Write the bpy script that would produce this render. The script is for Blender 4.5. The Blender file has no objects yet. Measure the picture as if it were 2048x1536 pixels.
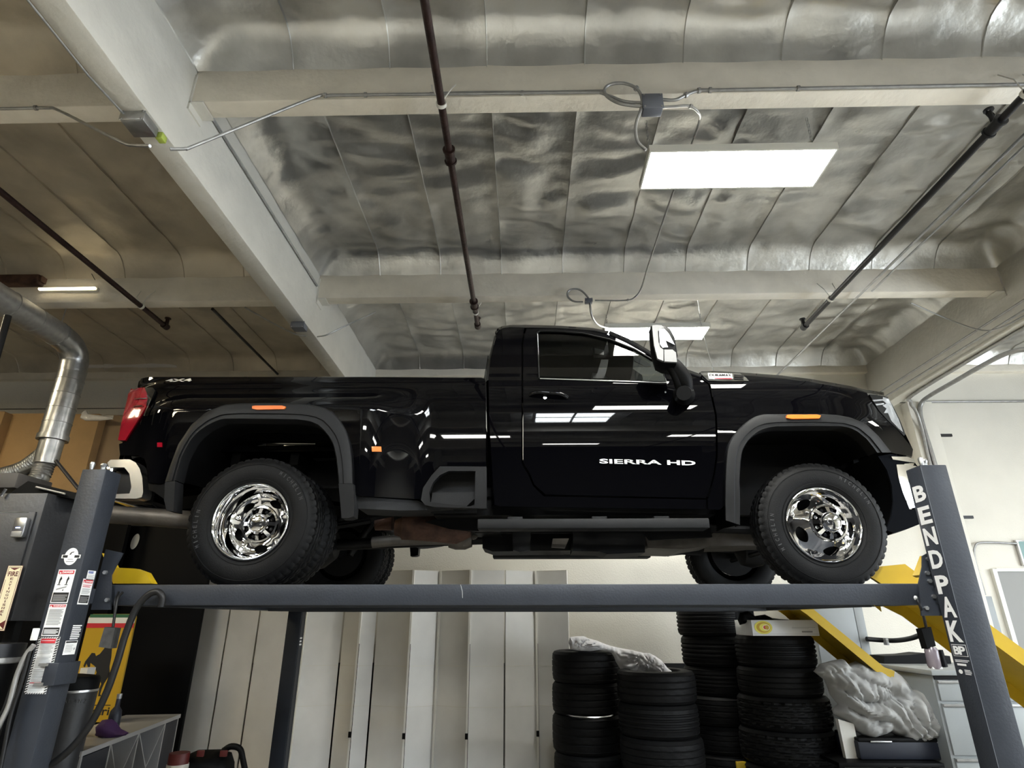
import bpy, bmesh, math, random
from math import sin, cos, pi, radians, hypot, atan2
from mathutils import Vector, Matrix, noise, geometry
random.seed(7)
SC = bpy.context.scene
COL = SC.collection

# ------------------------------------------------------------- camera
FPX = 1187.0; PITCH = radians(21.68); YAW = radians(1.23); CAM = Vector((0, 0, 1.5))
cd = bpy.data.cameras.new('camera'); cd.sensor_fit = 'HORIZONTAL'; cd.sensor_width = 36.0
cd.lens = 36.0 * FPX / 2048.0; cd.clip_start = 0.05; cd.clip_end = 200
cam = bpy.data.objects.new('camera', cd); COL.objects.link(cam); cam.location = CAM
cam.rotation_euler = (pi/2 + PITCH, 0, YAW); SC.camera = cam
RI = Vector((cos(YAW), sin(YAW), 0)); FW = Vector((-sin(YAW)*cos(PITCH), cos(YAW)*cos(PITCH), sin(PITCH))); UP = RI.cross(FW)

# ------------------------------------------------------------- world, exposure
w = bpy.data.worlds.new('outdoors'); SC.world = w; w.use_nodes = True
w.node_tree.nodes['Background'].inputs[0].default_value = (0.55, 0.68, 0.85, 1)
w.node_tree.nodes['Background'].inputs[1].default_value = 1.0
SC.view_settings.view_transform = 'Standard'; SC.view_settings.look = 'None'
SC.view_settings.gamma = 1.0; SC.view_settings.use_curve_mapping = False
SC.view_settings.exposure = 1.45
try:
    SC.cycles.use_denoising = True
    SC.cycles.max_bounces = 8; SC.cycles.diffuse_bounces = 4; SC.cycles.glossy_bounces = 4
    SC.cycles.transparent_max_bounces = 10; SC.cycles.sample_clamp_indirect = 6.0
    SC.cycles.caustics_reflective = False; SC.cycles.caustics_refractive = False
except Exception: pass
COOL = (0.82, 0.91, 1.0, 1); NEUT = (1.0, 0.985, 0.90, 1); WARM = (1.0, 0.86, 0.58, 1)
FIX_E = 30.0; WARM_E = 26.0; SKY_E = 26.0; DAY_E = 3.4

# ------------------------------------------------------------- pixel -> point at a known depth
def ray(x, y): return RI*((x-1024)/FPX) + UP*((768-y)/FPX) + FW
def PY(x, y, Y): d = ray(x, y); return CAM + d*(Y/d.y)
def PZ(x, y, Z): d = ray(x, y); return CAM + d*((Z-CAM.z)/d.z)
def PX(x, y, X): d = ray(x, y); return CAM + d*(X/d.x)

# ------------------------------------------------------------- materials
MATS = {}
def mat(name, col, rough=0.5, metal=0.0, var=0.0, vscale=6.0, bump=0.0, bscale=40.0, coat=0.0, spec=0.5, emit=None, es=0.0, col2=None, rvar=0.0):
    if name in MATS: return MATS[name]
    m = bpy.data.materials.new(name); m.use_nodes = True; nt = m.node_tree; b = nt.nodes['Principled BSDF']
    c = (*col, 1) if len(col) == 3 else col
    b.inputs['Base Color'].default_value = c; b.inputs['Roughness'].default_value = rough
    b.inputs['Metallic'].default_value = metal; b.inputs['Coat Weight'].default_value = coat
    b.inputs['Coat Roughness'].default_value = 0.02
    b.inputs['Specular IOR Level'].default_value = spec
    if emit: b.inputs['Emission Color'].default_value = emit; b.inputs['Emission Strength'].default_value = es
    if var > 0 or bump > 0 or rvar > 0:
        tc = nt.nodes.new('ShaderNodeTexCoord')
    if var > 0:
        n = nt.nodes.new('ShaderNodeTexNoise'); n.inputs['Scale'].default_value = vscale; n.inputs['Detail'].default_value = 5
        nt.links.new(tc.outputs['Object'], n.inputs['Vector'])
        r = nt.nodes.new('ShaderNodeMix'); r.data_type = 'RGBA'
        k = col2 if col2 else tuple(max(0, x*(1-var)) for x in col[:3])
        r.inputs['A'].default_value = c; r.inputs['B'].default_value = (*k, 1)
        mr = nt.nodes.new('ShaderNodeMapRange'); mr.inputs['From Min'].default_value = 0.38; mr.inputs['From Max'].default_value = 0.68
        nt.links.new(n.outputs['Fac'], mr.inputs['Value']); nt.links.new(mr.outputs['Result'], r.inputs['Factor'])
        nt.links.new(r.outputs['Result'], b.inputs['Base Color'])
    if rvar > 0:
        n = nt.nodes.new('ShaderNodeTexNoise'); n.inputs['Scale'].default_value = vscale*1.7
        nt.links.new(tc.outputs['Object'], n.inputs['Vector'])
        mr = nt.nodes.new('ShaderNodeMapRange'); mr.inputs['To Min'].default_value = max(0, rough-rvar); mr.inputs['To Max'].default_value = rough+rvar
        nt.links.new(n.outputs['Fac'], mr.inputs['Value']); nt.links.new(mr.outputs['Result'], b.inputs['Roughness'])
    if bump > 0:
        n = nt.nodes.new('ShaderNodeTexNoise'); n.inputs['Scale'].default_value = bscale; n.inputs['Detail'].default_value = 4
        nt.links.new(tc.outputs['Object'], n.inputs['Vector'])
        bp = nt.nodes.new('ShaderNodeBump'); bp.inputs['Strength'].default_value = bump; bp.inputs['Distance'].default_value = 0.02
        nt.links.new(n.outputs['Fac'], bp.inputs['Height']); nt.links.new(bp.outputs['Normal'], b.inputs['Normal'])
    MATS[name] = m; return m
def glass(name, tint, ior=1.45):
    m = bpy.data.materials.new(name); m.use_nodes = True; nt = m.node_tree; nt.nodes.clear()
    o = nt.nodes.new('ShaderNodeOutputMaterial'); t = nt.nodes.new('ShaderNodeBsdfTransparent'); t.inputs[0].default_value = (*tint, 1)
    g = nt.nodes.new('ShaderNodeBsdfGlossy'); g.inputs['Roughness'].default_value = 0.01; lw = nt.nodes.new('ShaderNodeLayerWeight'); lw.inputs['Blend'].default_value = .5
    pw = nt.nodes.new('ShaderNodeMath'); pw.operation = 'POWER'; pw.inputs[1].default_value = 4.0; nt.links.new(lw.outputs['Facing'], pw.inputs[0])
    f = nt.nodes.new('ShaderNodeMath'); f.operation = 'MULTIPLY_ADD'; f.inputs[1].default_value = .85; f.inputs[2].default_value = .05; nt.links.new(pw.outputs[0], f.inputs[0])
    x = nt.nodes.new('ShaderNodeMixShader'); nt.links.new(f.outputs[0], x.inputs[0]); nt.links.new(t.outputs[0], x.inputs[1]); nt.links.new(g.outputs[0], x.inputs[2])
    nt.links.new(x.outputs[0], o.inputs[0]); MATS[name] = m; return m
M_WOOD = mat('painted_wood', (0.86, 0.80, 0.69), 0.6, var=0.10, vscale=5, bump=0.25, bscale=25)
M_WOODL = mat('painted_glulam', (0.70, 0.675, 0.61), 0.55, var=0.08, vscale=4, bump=0.3, bscale=18)
M_FOIL = mat('foil_insulation', (0.62, 0.61, 0.575), 0.33, metal=0.8, var=0.38, vscale=2.2, bump=0.55, bscale=6, rvar=0.10)
M_FOILD = mat('warm_lit_foil_insulation', (0.58, 0.52, 0.42), 0.5, metal=0.5, var=0.35, vscale=1.8, bump=0.5, bscale=6, rvar=0.1)  # left bay foil, with the warm dim light there mixed into its colour
M_WALL = mat('cream_wall_paint', (0.78, 0.745, 0.66), 0.75, var=0.07, vscale=1.5, bump=0.15, bscale=60)
M_WALLD = mat('black_wall_paint', (0.006, 0.006, 0.007), 0.6)
M_GREYW = mat('dark_grey_wall_paint', (0.035, 0.035, 0.037), 0.8)
M_FLOOR = mat('polished_concrete', (0.30, 0.285, 0.25), 0.5, var=0.25, vscale=2, bump=0.1, bscale=30)
M_JOINT = mat('dark_joint', (0.10, 0.095, 0.085), 0.8)
M_PIPE = mat('rusty_sprinkler_pipe', (0.040, 0.020, 0.017), 0.45, metal=0.4, var=0.5, vscale=9, bump=0.2)
M_BLKPIPE = mat('black_pipe', (0.016, 0.016, 0.018), 0.4, metal=0.3)
M_GALV = mat('galvanized_steel', (0.50, 0.51, 0.52), 0.32, metal=0.9, var=0.25, vscale=12, bump=0.05)
M_GALVD = mat('dull_conduit', (0.36, 0.355, 0.345), 0.42, metal=0.6, var=0.2, vscale=20)
M_BOXG = mat('grey_junction_box', (0.16, 0.17, 0.20), 0.5, metal=0.3)
M_PAINT = mat('black_car_paint', (0.0012, 0.0012, 0.0018), 0.35, coat=0.55, spec=0.0)
M_TRIM = mat('grey_black_plastic', (0.010, 0.0102, 0.011), 0.55, spec=0.25, var=0.15, vscale=15, bump=0.1, bscale=300)
M_BLK = mat('matte_black', (0.002, 0.002, 0.0022), 0.55, spec=0.15)
M_UNDER = mat('undercoat', (0.003, 0.003, 0.0034), 0.5, var=0.4, vscale=9, spec=0.2)
M_CHROME = mat('chrome', (0.86, 0.86, 0.87), 0.045, metal=1.0)
M_SATIN = mat('satin_aluminium', (0.62, 0.62, 0.63), 0.3, metal=1.0)
M_RUBBER = mat('tyre_rubber', (0.005, 0.005, 0.0053), 0.6, spec=0.18, var=0.3, vscale=14, bump=0.1, bscale=120)
M_RUBTXT = mat('tyre_lettering', (0.030, 0.030, 0.031), 0.5)
M_RED = mat('red_lens', (0.35, 0.004, 0.018), 0.12, coat=1.0)
M_AMBER = mat('amber_lens', (0.80, 0.17, 0.01), 0.45, coat=0.1)
M_LENS = mat('clear_lens', (0.55, 0.57, 0.60), 0.08, metal=0.6, coat=1.0)
M_WHITE = mat('white_print', (0.80, 0.80, 0.80), 0.5)
M_BADGE = mat('bright_badge', (0.80, 0.80, 0.82), 0.18, metal=0.7)
M_STEEL = mat('exhaust_steel', (0.13, 0.115, 0.10), 0.5, metal=0.5, var=0.35, vscale=8, bump=0.1)
M_RUST = mat('rusted_steel', (0.12, 0.062, 0.042), 0.75, metal=0.3, var=0.6, vscale=10, bump=0.3)
M_LIFT = mat('slate_blue_powder_coat', (0.027, 0.031, 0.040), 0.45, spec=0.3, var=0.15, vscale=7, bump=0.08, bscale=90, rvar=0.08)
M_LIFTD = mat('dark_blue_steel', (0.016, 0.019, 0.027), 0.4)
M_YEL = mat('safety_yellow', (0.52, 0.345, 0.012), 0.4, var=0.12, vscale=6)
M_HOSE = mat('rubber_hose', (0.007, 0.007, 0.0075), 0.45, spec=0.3)
M_CARD = mat('cardboard', (0.44, 0.28, 0.13), 0.8, var=0.12, vscale=4, bump=0.1, bscale=80)
M_CARD2 = mat('brown_cardboard', (0.30, 0.21, 0.13), 0.8, var=0.12, vscale=4)
M_TAPE = mat('clear_tape', (0.72, 0.70, 0.68), 0.12)
M_PANELW = mat('white_panel', (0.80, 0.79, 0.765), 0.35, var=0.10, vscale=2.5, rvar=0.08)
M_PANELC = mat('cream_panel', (0.66, 0.62, 0.55), 0.4, var=0.12, vscale=2.5)
M_PANELE = mat('panel_edge', (0.74, 0.72, 0.66), 0.35)
M_CLOTHW = mat('white_cotton_cloth', (0.60, 0.59, 0.60), 0.85, var=0.1, vscale=7)
M_CLOTHG = mat('grey_car_cover', (0.40, 0.40, 0.39), 0.9, var=0.12, vscale=5)
M_CABG = mat('grey_cabinet_paint', (0.30, 0.32, 0.325), 0.45, var=0.08, vscale=3)
M_CABD = mat('black_cabinet_paint', (0.028, 0.028, 0.030), 0.45, var=0.15, vscale=8, bump=0.08)
M_CABBLK = mat('deep_black_board', (0.002, 0.002, 0.0025), 0.6, spec=0.1)
M_RDOOR = mat('grey_door_paint', (0.26, 0.255, 0.24), 0.5)
M_LIT = mat('photoluminescent_cream', (0.83, 0.74, 0.50), 0.5)
M_DKRED = mat('dark_red_print', (0.10, 0.012, 0.010), 0.5)
M_RDPR = mat('red_print', (0.55, 0.02, 0.03), 0.5)
M_BLUEP = mat('blue_print', (0.02, 0.06, 0.32), 0.5)
M_GREENP = mat('green_print', (0.02, 0.11, 0.05), 0.5)
M_FYEL = mat('sign_yellow', (0.50, 0.30, 0.012), 0.45)
M_PRINTK = mat('black_print', (0.01, 0.01, 0.01), 0.5)
M_PRINTG = mat('grey_print', (0.30, 0.30, 0.30), 0.5)
M_INT = mat('cabin_black', (0.006, 0.006, 0.0065), 0.7, spec=0.2)
M_INTG = mat('cabin_grey', (0.13, 0.13, 0.13), 0.7)
M_SHELF = mat('white_shelf_board', (0.36, 0.35, 0.34), 0.5)
M_PURP = mat('purple_cloth', (0.06, 0.02, 0.09), 0.7)
M_NAVY = mat('navy_panel', (0.010, 0.013, 0.024), 0.5)
M_GLASST = glass('tinted_glass', (0.42, 0.44, 0.44))
M_GLASSC = glass('clear_glass', (0.80, 0.84, 0.83))
M_CLEARP = mat('smoky_clear_plastic', (0.20, 0.17, 0.19), 0.15)
M_DIFF = mat('lit_diffuser', (0.9, 0.9, 0.88), 0.5, emit=NEUT, es=FIX_E)
M_DIFFW = mat('lit_warm_diffuser', (0.9, 0.88, 0.8), 0.5, emit=WARM, es=WARM_E)
M_SKYL = mat('lit_skylight', (0.9, 0.9, 0.9), 0.5, emit=COOL, es=SKY_E)
M_DAY = mat('daylit_window', (0.9, 0.9, 0.9), 0.5, emit=COOL, es=DAY_E)
M_FIXW = mat('fixture_housing', (0.75, 0.73, 0.66), 0.5)

# ------------------------------------------------------------- object plumbing
def wloc(o):
    l = Vector((0, 0, 0))
    while o: l += o.location; o = o.parent
    return l
def tag(o, label=None, cat=None, group=None, kind=None):
    if label: o['label'] = label
    if cat: o['category'] = cat
    if group: o['group'] = group
    if kind: o['kind'] = kind
    return o
def empty(name, loc, label=None, cat=None, group=None, kind=None):
    o = bpy.data.objects.new(name, None); COL.objects.link(o); o.location = loc; o.empty_display_size = 0.1
    return tag(o, label, cat, group, kind)
TXT = {}
def text_geo(s, bold=0.0):
    k = (s, bold)
    if k in TXT: return TXT[k]
    c = bpy.data.curves.new('t', 'FONT'); c.body = s; c.size = 1.0; c.offset = bold; c.fill_mode = 'FRONT'; c.resolution_u = 3
    o = bpy.data.objects.new('t', c); COL.objects.link(o)
    dg = bpy.context.evaluated_depsgraph_get(); me = bpy.data.meshes.new_from_object(o.evaluated_get(dg))
    vs = [Vector((v.co.x, v.co.y)) for v in me.vertices]; fs = [tuple(p.vertices) for p in me.polygons]
    bpy.data.objects.remove(o); bpy.data.curves.remove(c); bpy.data.meshes.remove(me)
    if vs:
        x0 = min(v.x for v in vs); x1 = max(v.x for v in vs); y0 = min(v.y for v in vs); y1 = max(v.y for v in vs)
    else: x0 = y0 = 0; x1 = y1 = 1
    TXT[k] = (vs, fs, x0, x1, y0, y1); return TXT[k]
class MB:
    def __init__(s): s.v = []; s.f = []; s.m = []; s.k = 0
    def add(s, vs, fs, k=None):
        n = len(s.v); s.v += [Vector(v) for v in vs]; s.f += [tuple(i+n for i in f) for f in fs]; s.m += [s.k if k is None else k]*len(fs); return s
    def box(s, a, b, k=None, bev=0.0, rot=None, piv=None):
        x0, x1 = sorted((a[0], b[0])); y0, y1 = sorted((a[1], b[1])); z0, z1 = sorted((a[2], b[2]))
        if bev > 0:
            bm = bmesh.new(); bmesh.ops.create_cube(bm, size=1)
            for v in bm.verts: v.co = Vector(((v.co.x+.5)*(x1-x0)+x0, (v.co.y+.5)*(y1-y0)+y0, (v.co.z+.5)*(z1-z0)+z0))
            bev = min(bev, .45*min(x1-x0, y1-y0, z1-z0))
            bmesh.ops.bevel(bm, geom=bm.edges[:], offset=bev, segments=2, affect='EDGES', profile=.5)
            bm.verts.index_update(); vs = [v.co.copy() for v in bm.verts]; fs = [tuple(v.index for v in f.verts) for f in bm.faces]; bm.free()
        else:
            vs = [Vector(p) for p in ((x0,y0,z0),(x1,y0,z0),(x1,y1,z0),(x0,y1,z0),(x0,y0,z1),(x1,y0,z1),(x1,y1,z1),(x0,y1,z1))]
            fs = [(0,3,2,1),(4,5,6,7),(0,1,5,4),(1,2,6,5),(2,3,7,6),(3,0,4,7)]
        if rot is not None:
            pv = Vector(piv) if piv is not None else Vector(((x0+x1)/2, (y0+y1)/2, (z0+z1)/2))
            vs = [rot @ (v-pv) + pv for v in vs]
        return s.add(vs, fs, k)
    def tube(s, pts, r, n=10, k=None, cap=True, rr=None):
        pts = [Vector(p) for p in pts]; N = len(pts); vs = []; fs = []
        up = None
        for i, p in enumerate(pts):
            t = (pts[min(i+1, N-1)] - pts[max(i-1, 0)]).normalized()
            if up is None:
                up = Vector((0, 0, 1)) if abs(t.z) < .9 else Vector((1, 0, 0))
            a = t.cross(up)
            if a.length < 1e-6: a = t.orthogonal()
            a.normalize(); b = a.cross(t).normalized(); up = b
            R = rr[i] if rr else r
            for j in range(n):
                th = 2*pi*j/n; vs.append(p + a*cos(th)*R + b*sin(th)*R)
        for i in range(N-1):
            for j in range(n):
                j2 = (j+1) % n; fs.append((i*n+j, i*n+j2, (i+1)*n+j2, (i+1)*n+j))
        if cap: fs.append(tuple(range(n))[::-1]); fs.append(tuple((N-1)*n+j for j in range(n)))
        return s.add(vs, fs, k)
    def lathe(s, prof, c, axis, n=32, k=None, closed=False):
        # prof: (r, h) ; axis unit vector
        ax = Vector(axis).normalized(); u = ax.orthogonal().normalized(); w_ = ax.cross(u); c = Vector(c); vs = []; fs = []
        for (r, h) in prof:
            for j in range(n):
                th = 2*pi*j/n; vs.append(c + ax*h + (u*cos(th)+w_*sin(th))*r)
        P = len(prof)
        for i in range(P if closed else P-1):
            i2 = (i+1) % P
            for j in range(n):
                j2 = (j+1) % n; fs.append((i*n+j, i2*n+j, i2*n+j2, i*n+j2))
        return s.add(vs, fs, k)
    def cyl(s, a, b, r, n=16, k=None, r2=None):
        return s.tube([a, b], r, n, k, True, [r, r if r2 is None else r2])
    def grid(s, rows, k=None, close_u=False):
        n = len(rows[0]); vs = [p for r in rows for p in r]; fs = []
        for i in range(len(rows)-1):
            for j in range(n if close_u else n-1):
                j2 = (j+1) % n; fs.append((i*n+j, i*n+j2, (i+1)*n+j2, (i+1)*n+j))
        return s.add(vs, fs, k)
    def prism(s, poly, d, k=None):
        # poly: list of 3D points (planar), extruded by vector d
        poly = [Vector(p) for p in poly]; n = len(poly); d = Vector(d)
        tr = geometry.tessellate_polygon([poly]); vs = poly + [p+d for p in poly]
        fs = [tuple(t) for t in tr] + [tuple(i+n for i in t[::-1]) for t in tr] + [(i, (i+1) % n, (i+1) % n+n, i+n) for i in range(n)]
        return s.add(vs, fs, k)
    def text(s, st, o, right, up, h, k=None, wid=None, bold=0.0, fit=True, depth=0.0):
        # o = lower-left corner, h = height of the glyph box, wid = total width
        vs, fs, x0, x1, y0, y1 = text_geo(st, bold); right = Vector(right); up = Vector(up); o = Vector(o)
        sy = h/max(1e-6, (y1-y0)); sx = (wid/(x1-x0)) if wid else sy
        nn = right.cross(up).normalized()
        base = [o + right*((v.x-x0)*sx) + up*((v.y-y0)*sy) + nn*depth for v in vs]
        return s.add(base, fs, k)
    def build(s, name, mats, parent=None, smooth=35, label=None, origin=None, kind=None, weld=False):
        if not isinstance(mats, (list, tuple)): mats = [mats]
        if parent is not None: off = wloc(parent)
        else: off = Vector((0, 0, 0))
        if origin is None:
            if parent is None and s.v:
                xs = [v.x for v in s.v]; ys = [v.y for v in s.v]; zs = [v.z for v in s.v]
                origin = Vector(((min(xs)+max(xs))/2, (min(ys)+max(ys))/2, min(zs)))
            else: origin = off
        origin = Vector(origin)
        me = bpy.data.meshes.new(name); me.from_pydata([tuple(v-origin) for v in s.v], [], s.f); 
        for mm in mats: me.materials.append(mm)
        me.polygons.foreach_set('material_index', s.m)
        bm = bmesh.new(); bm.from_mesh(me)
        if weld: bmesh.ops.remove_doubles(bm, verts=bm.verts, dist=1e-5)
        bmesh.ops.recalc_face_normals(bm, faces=bm.faces) if weld else None
        bm.to_mesh(me); bm.free()
        if smooth:
            me.polygons.foreach_set('use_smooth', [True]*len(me.polygons))
            me.set_sharp_from_angle(angle=radians(smooth))
        me.update()
        o = bpy.data.objects.new(name, me); COL.objects.link(o); o.location = origin - off
        if parent is not None: o.parent = parent
        if label: o['label'] = label
        if kind: o['kind'] = kind
        return o
def bez(pts, n=8):
    # catmull-rom through 3D points
    P = [Vector(p) for p in pts]; P = [P[0]*2-P[1]] + P + [P[-1]*2-P[-2]]; out = []
    for i in range(1, len(P)-2):
        for j in range(n):
            t = j/n; a, b, c, d = P[i-1], P[i], P[i+1], P[i+2]
            out.append(.5*((2*b)+(c-a)*t+(2*a-5*b+4*c-d)*t*t+(3*b-a-3*c+d)*t**3))
    out.append(P[-2]); return out
def inpoly(x, y, poly):
    c = False; n = len(poly); j = n-1
    for i in range(n):
        xi, yi = poly[i]; xj, yj = poly[j]
        if (yi > y) != (yj > y) and x < (xj-xi)*(y-yi)/(yj-yi)+xi: c = not c
        j = i
    return c
def resample(poly, step, closed=True):
    out = []; n = len(poly)
    for i in range(n if closed else n-1):
        a = Vector(poly[i]); b = Vector(poly[(i+1) % n]); L = (b-a).length; m = max(1, int(round(L/step)))
        for j in range(m): out.append(a.lerp(b, j/m))
    if not closed: out.append(Vector(poly[-1]))
    return out
def cdt(outline, holes, step):
    ol = [tuple(p) for p in resample(outline, step)]; hs = [[tuple(p) for p in resample(h, step)] for h in holes]
    vs = [Vector(p) for p in ol]; es = [(i, (i+1) % len(ol)) for i in range(len(ol))]
    for h in hs:
        n = len(vs); vs += [Vector(p) for p in h]; es += [(n+i, n+(i+1) % len(h)) for i in range(len(h))]
    bl = [v.copy() for v in vs]
    x0 = min(p[0] for p in ol); x1 = max(p[0] for p in ol); y0 = min(p[1] for p in ol); y1 = max(p[1] for p in ol)
    # spatial hash of the boundary, to keep inner points off it
    H = set()
    for v in bl:
        cx, cy = int(v.x/step), int(v.y/step)
        for a in (-1, 0, 1):
            for b in (-1, 0, 1): H.add((cx+a, cy+b))
    from collections import defaultdict
    D = defaultdict(list)
    for v in bl: D[(int(math.floor(v.x/step)), int(math.floor(v.y/step)))].append(v)
    ny = int((y1-y0)/(step*.866))+1; nx = int((x1-x0)/step)+1
    for j in range(ny+1):
        for i in range(nx+1):
            x = x0+(i+(.5 if j % 2 else 0))*step; y = y0+j*step*.866
            if not inpoly(x, y, ol) or any(inpoly(x, y, h) for h in hs): continue
            cx, cy = int(math.floor(x/step)), int(math.floor(y/step)); ok = True
            for a in (-1, 0, 1):
                for b in (-1, 0, 1):
                    for v in D.get((cx+a, cy+b), ()):
                        if (v.x-x)**2+(v.y-y)**2 < (.55*step)**2: ok = False
            if ok: vs.append(Vector((x, y)))
    r = geometry.delaunay_2d_cdt(vs, es, [], 0, 1e-6)
    V = r[0]; F = []
    for f in r[2]:
        cx = sum(V[i].x for i in f)/len(f); cy = sum(V[i].y for i in f)/len(f)
        if inpoly(cx, cy, ol) and not any(inpoly(cx, cy, h) for h in hs): F.append(tuple(f))
    return V, F
def boundary(F):
    from collections import Counter
    c = Counter()
    for f in F:
        for i in range(len(f)): a, b = f[i], f[(i+1) % len(f)]; c[(a, b)] += 1
    return [(a, b) for (a, b) in c if (b, a) not in c]
def copy_tree(o, parent=None):
    c = o.copy(); COL.objects.link(c)
    if parent is not None: c.parent = parent
    for ch in [x for x in o.children]: copy_tree(ch, c)
    return c
def puff(outline_px, Y, depth, step=0.03, amp=0.05, freq=5.0, seed=0.0, edge=0.12, lean=0.0):
    # crumpled fabric lump standing at depth Y whose outline is given by its silhouette
    pts = [PY(x, y, Y) for x, y in outline_px]; ol = [(p.x, p.z) for p in pts]
    V, F = cdt(ol, [], step)
    rs = [Vector(p) for p in resample(ol, step)]
    zc = sum(p[1] for p in ol)/len(ol)
    mb = MB(); fr = []; bk = []
    for v in V:
        d = min((v-q).length for q in rs); t = min(1, d/edge); bul = (1-(1-t)**2)**.5
        q = Vector((v.x*freq, seed, v.y*freq)); wv = noise.noise_vector(q*.5)*1.2
        a = noise.noise(q+wv); b = noise.noise((q+wv*2)*2.1+Vector((5, 2, 1))); 
        rid = (1-abs(a)*2.4)*.6 + (1-abs(b)*2.4)*.4
        fr.append(Vector((v.x, Y-depth*bul-amp*rid*t + lean*(v.y-zc), v.y))); bk.append(Vector((v.x, Y+depth*.5*bul+.01+lean*(v.y-zc), v.y)))
    n = len(V); mb.add(fr, [f for f in F]); mb.add(bk, [f[::-1] for f in F])
    mb.add(fr+bk, [(a, b, b+n, a+n) for a, b in boundary(F)])
    return mb
# ================================================================ ROOM
XL, XR, YB, YW, ZF = -9.0, 9.0, -8.0, 7.7, 5.25
def struct(name, mb, m, parent=None, **k):
    return mb.build(name, m, parent, kind='structure', **k)
struct('floor', MB().box((XL, YB, -0.15), (XR, YW, 0)), M_FLOOR, smooth=0)
# back wall: gypsum boards with recessed joints, black painted dado at the bottom
wb = struct('wall_back', MB().box((XL, YW+.012, 1.02), (XR, YW+.2, ZF)).box((XL, YW+.002, 0), (XR, YW+.2, 1.02), 1), [M_JOINT, M_WALLD], smooth=0, origin=(0, YW, 0))
xs = [XL, 5.26, XR]
for (z0, z1) in ((1.03, 4.235), (4.25, 4.66)):
    for i in range(len(xs)-1):
        MB().box((xs[i]+.003, YW-.004, z0), (xs[i+1]-.003, YW+.02, z1)).build('wall_board', M_WALL, wb, smooth=0)
for nm, a, b in (('wall_left', (XL-.2, YB, 0), (XL, YW, ZF)), ('wall_right', (XR, YB, 0), (XR+.2, YW, ZF)), ('wall_front', (XL, YB-.2, 0), (XR, YB, ZF))):
    struct(nm, MB().box(a, b), M_WALL if nm == 'wall_right' else M_GREYW, smooth=0)
# windows behind and beside the camera: daylight
def window(name, a, b, ax, nx, nz):
    root = empty(name, ((a[0]+b[0])/2, (a[1]+b[1])/2, a[2]), kind='structure')
    m = MB(); t = .05
    lo = Vector(a); hi = Vector(b); L = hi-lo
    def bar(u0, u1, z0, z1):
        if ax == 'x': m.box((lo.x+u0, lo.y-.03, z0), (lo.x+u1, lo.y+.03, z1))
        else: m.box((lo.x-.03, lo.y+u0, z0), (lo.x+.03, lo.y+u1, z1))
    W = L.x if ax == 'x' else L.y
    bar(0, W, lo.z, lo.z+t); bar(0, W, hi.z-t, hi.z)
    for i in range(nx+1): bar(min(max(W*i/nx-t/2, 0), W-t), min(max(W*i/nx-t/2, 0), W-t)+t, lo.z+t, hi.z-t)
    for j in range(1, nz): z = lo.z+L.z*j/nz; bar(t, W-t, z-t/2, z+t/2)
    m.build('window_frame', M_FIXW, root, smooth=0)
    p = MB()
    if ax == 'x': p.box((lo.x, lo.y-.008, lo.z), (hi.x, lo.y+.008, hi.z))
    else: p.box((lo.x-.008, lo.y, lo.z), (lo.x+.008, hi.y, hi.z))
    p.build('pane', M_DAY, root, smooth=0)
window('window_1', (XR-.04, -2.0, .3), (XR-.04, 5.5, 3.2), 'y', 6, 4)

# ---------------------------------------------------------------- ceiling
ceil = empty('ceiling', (0, 0, ZF), kind='structure')
MB().box((XL, YB, ZF), (XR, YW+.2, ZF+.15)).build('roof_deck', M_JOINT, ceil, smooth=0)
PB = 4.5                                   # underside of the purlins
PURL = [2.81-2.43*k for k in (4, 3, 2, 1)] + [2.81, 5.235]
BX = [(-2.235, -2.07), (4.72, 4.885)]
for y in PURL:
    for (x0, x1) in ((XL, BX[0][0]), (BX[0][1], BX[1][0]), (BX[1][1], XR)):
        MB().box((x0, y-.065, PB+(.0 if x0 > -3 else -.02)), (x1, y+.065, 4.86), bev=.006).build('purlin', M_WOOD, ceil)
MB().box((XL, YW-.09, 4.66), (XR, YW+.01, 4.80), bev=.006).build('ledger', M_WOOD, ceil)
for (x0, x1) in BX:
    MB().box((x0, YB, 4.12), (x1, YW, 4.95), bev=.008).build('glulam_beam', M_WOODL, ceil)
    # saddle hangers that hold the purlins
for y in PURL[3:]:
    for (x0, x1) in BX:
        for s in (-1, 1):
            xx = x0 if s < 0 else x1
            m = MB(); m.box((xx, y-.075, PB-.06), (xx+s*.012, y+.075, 4.72)); m.box((xx, y-.075, PB-.012), (xx+s*.09, y+.075, PB-.004))
            m.build('purlin_hanger', M_WOODL, ceil, smooth=0)
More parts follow.
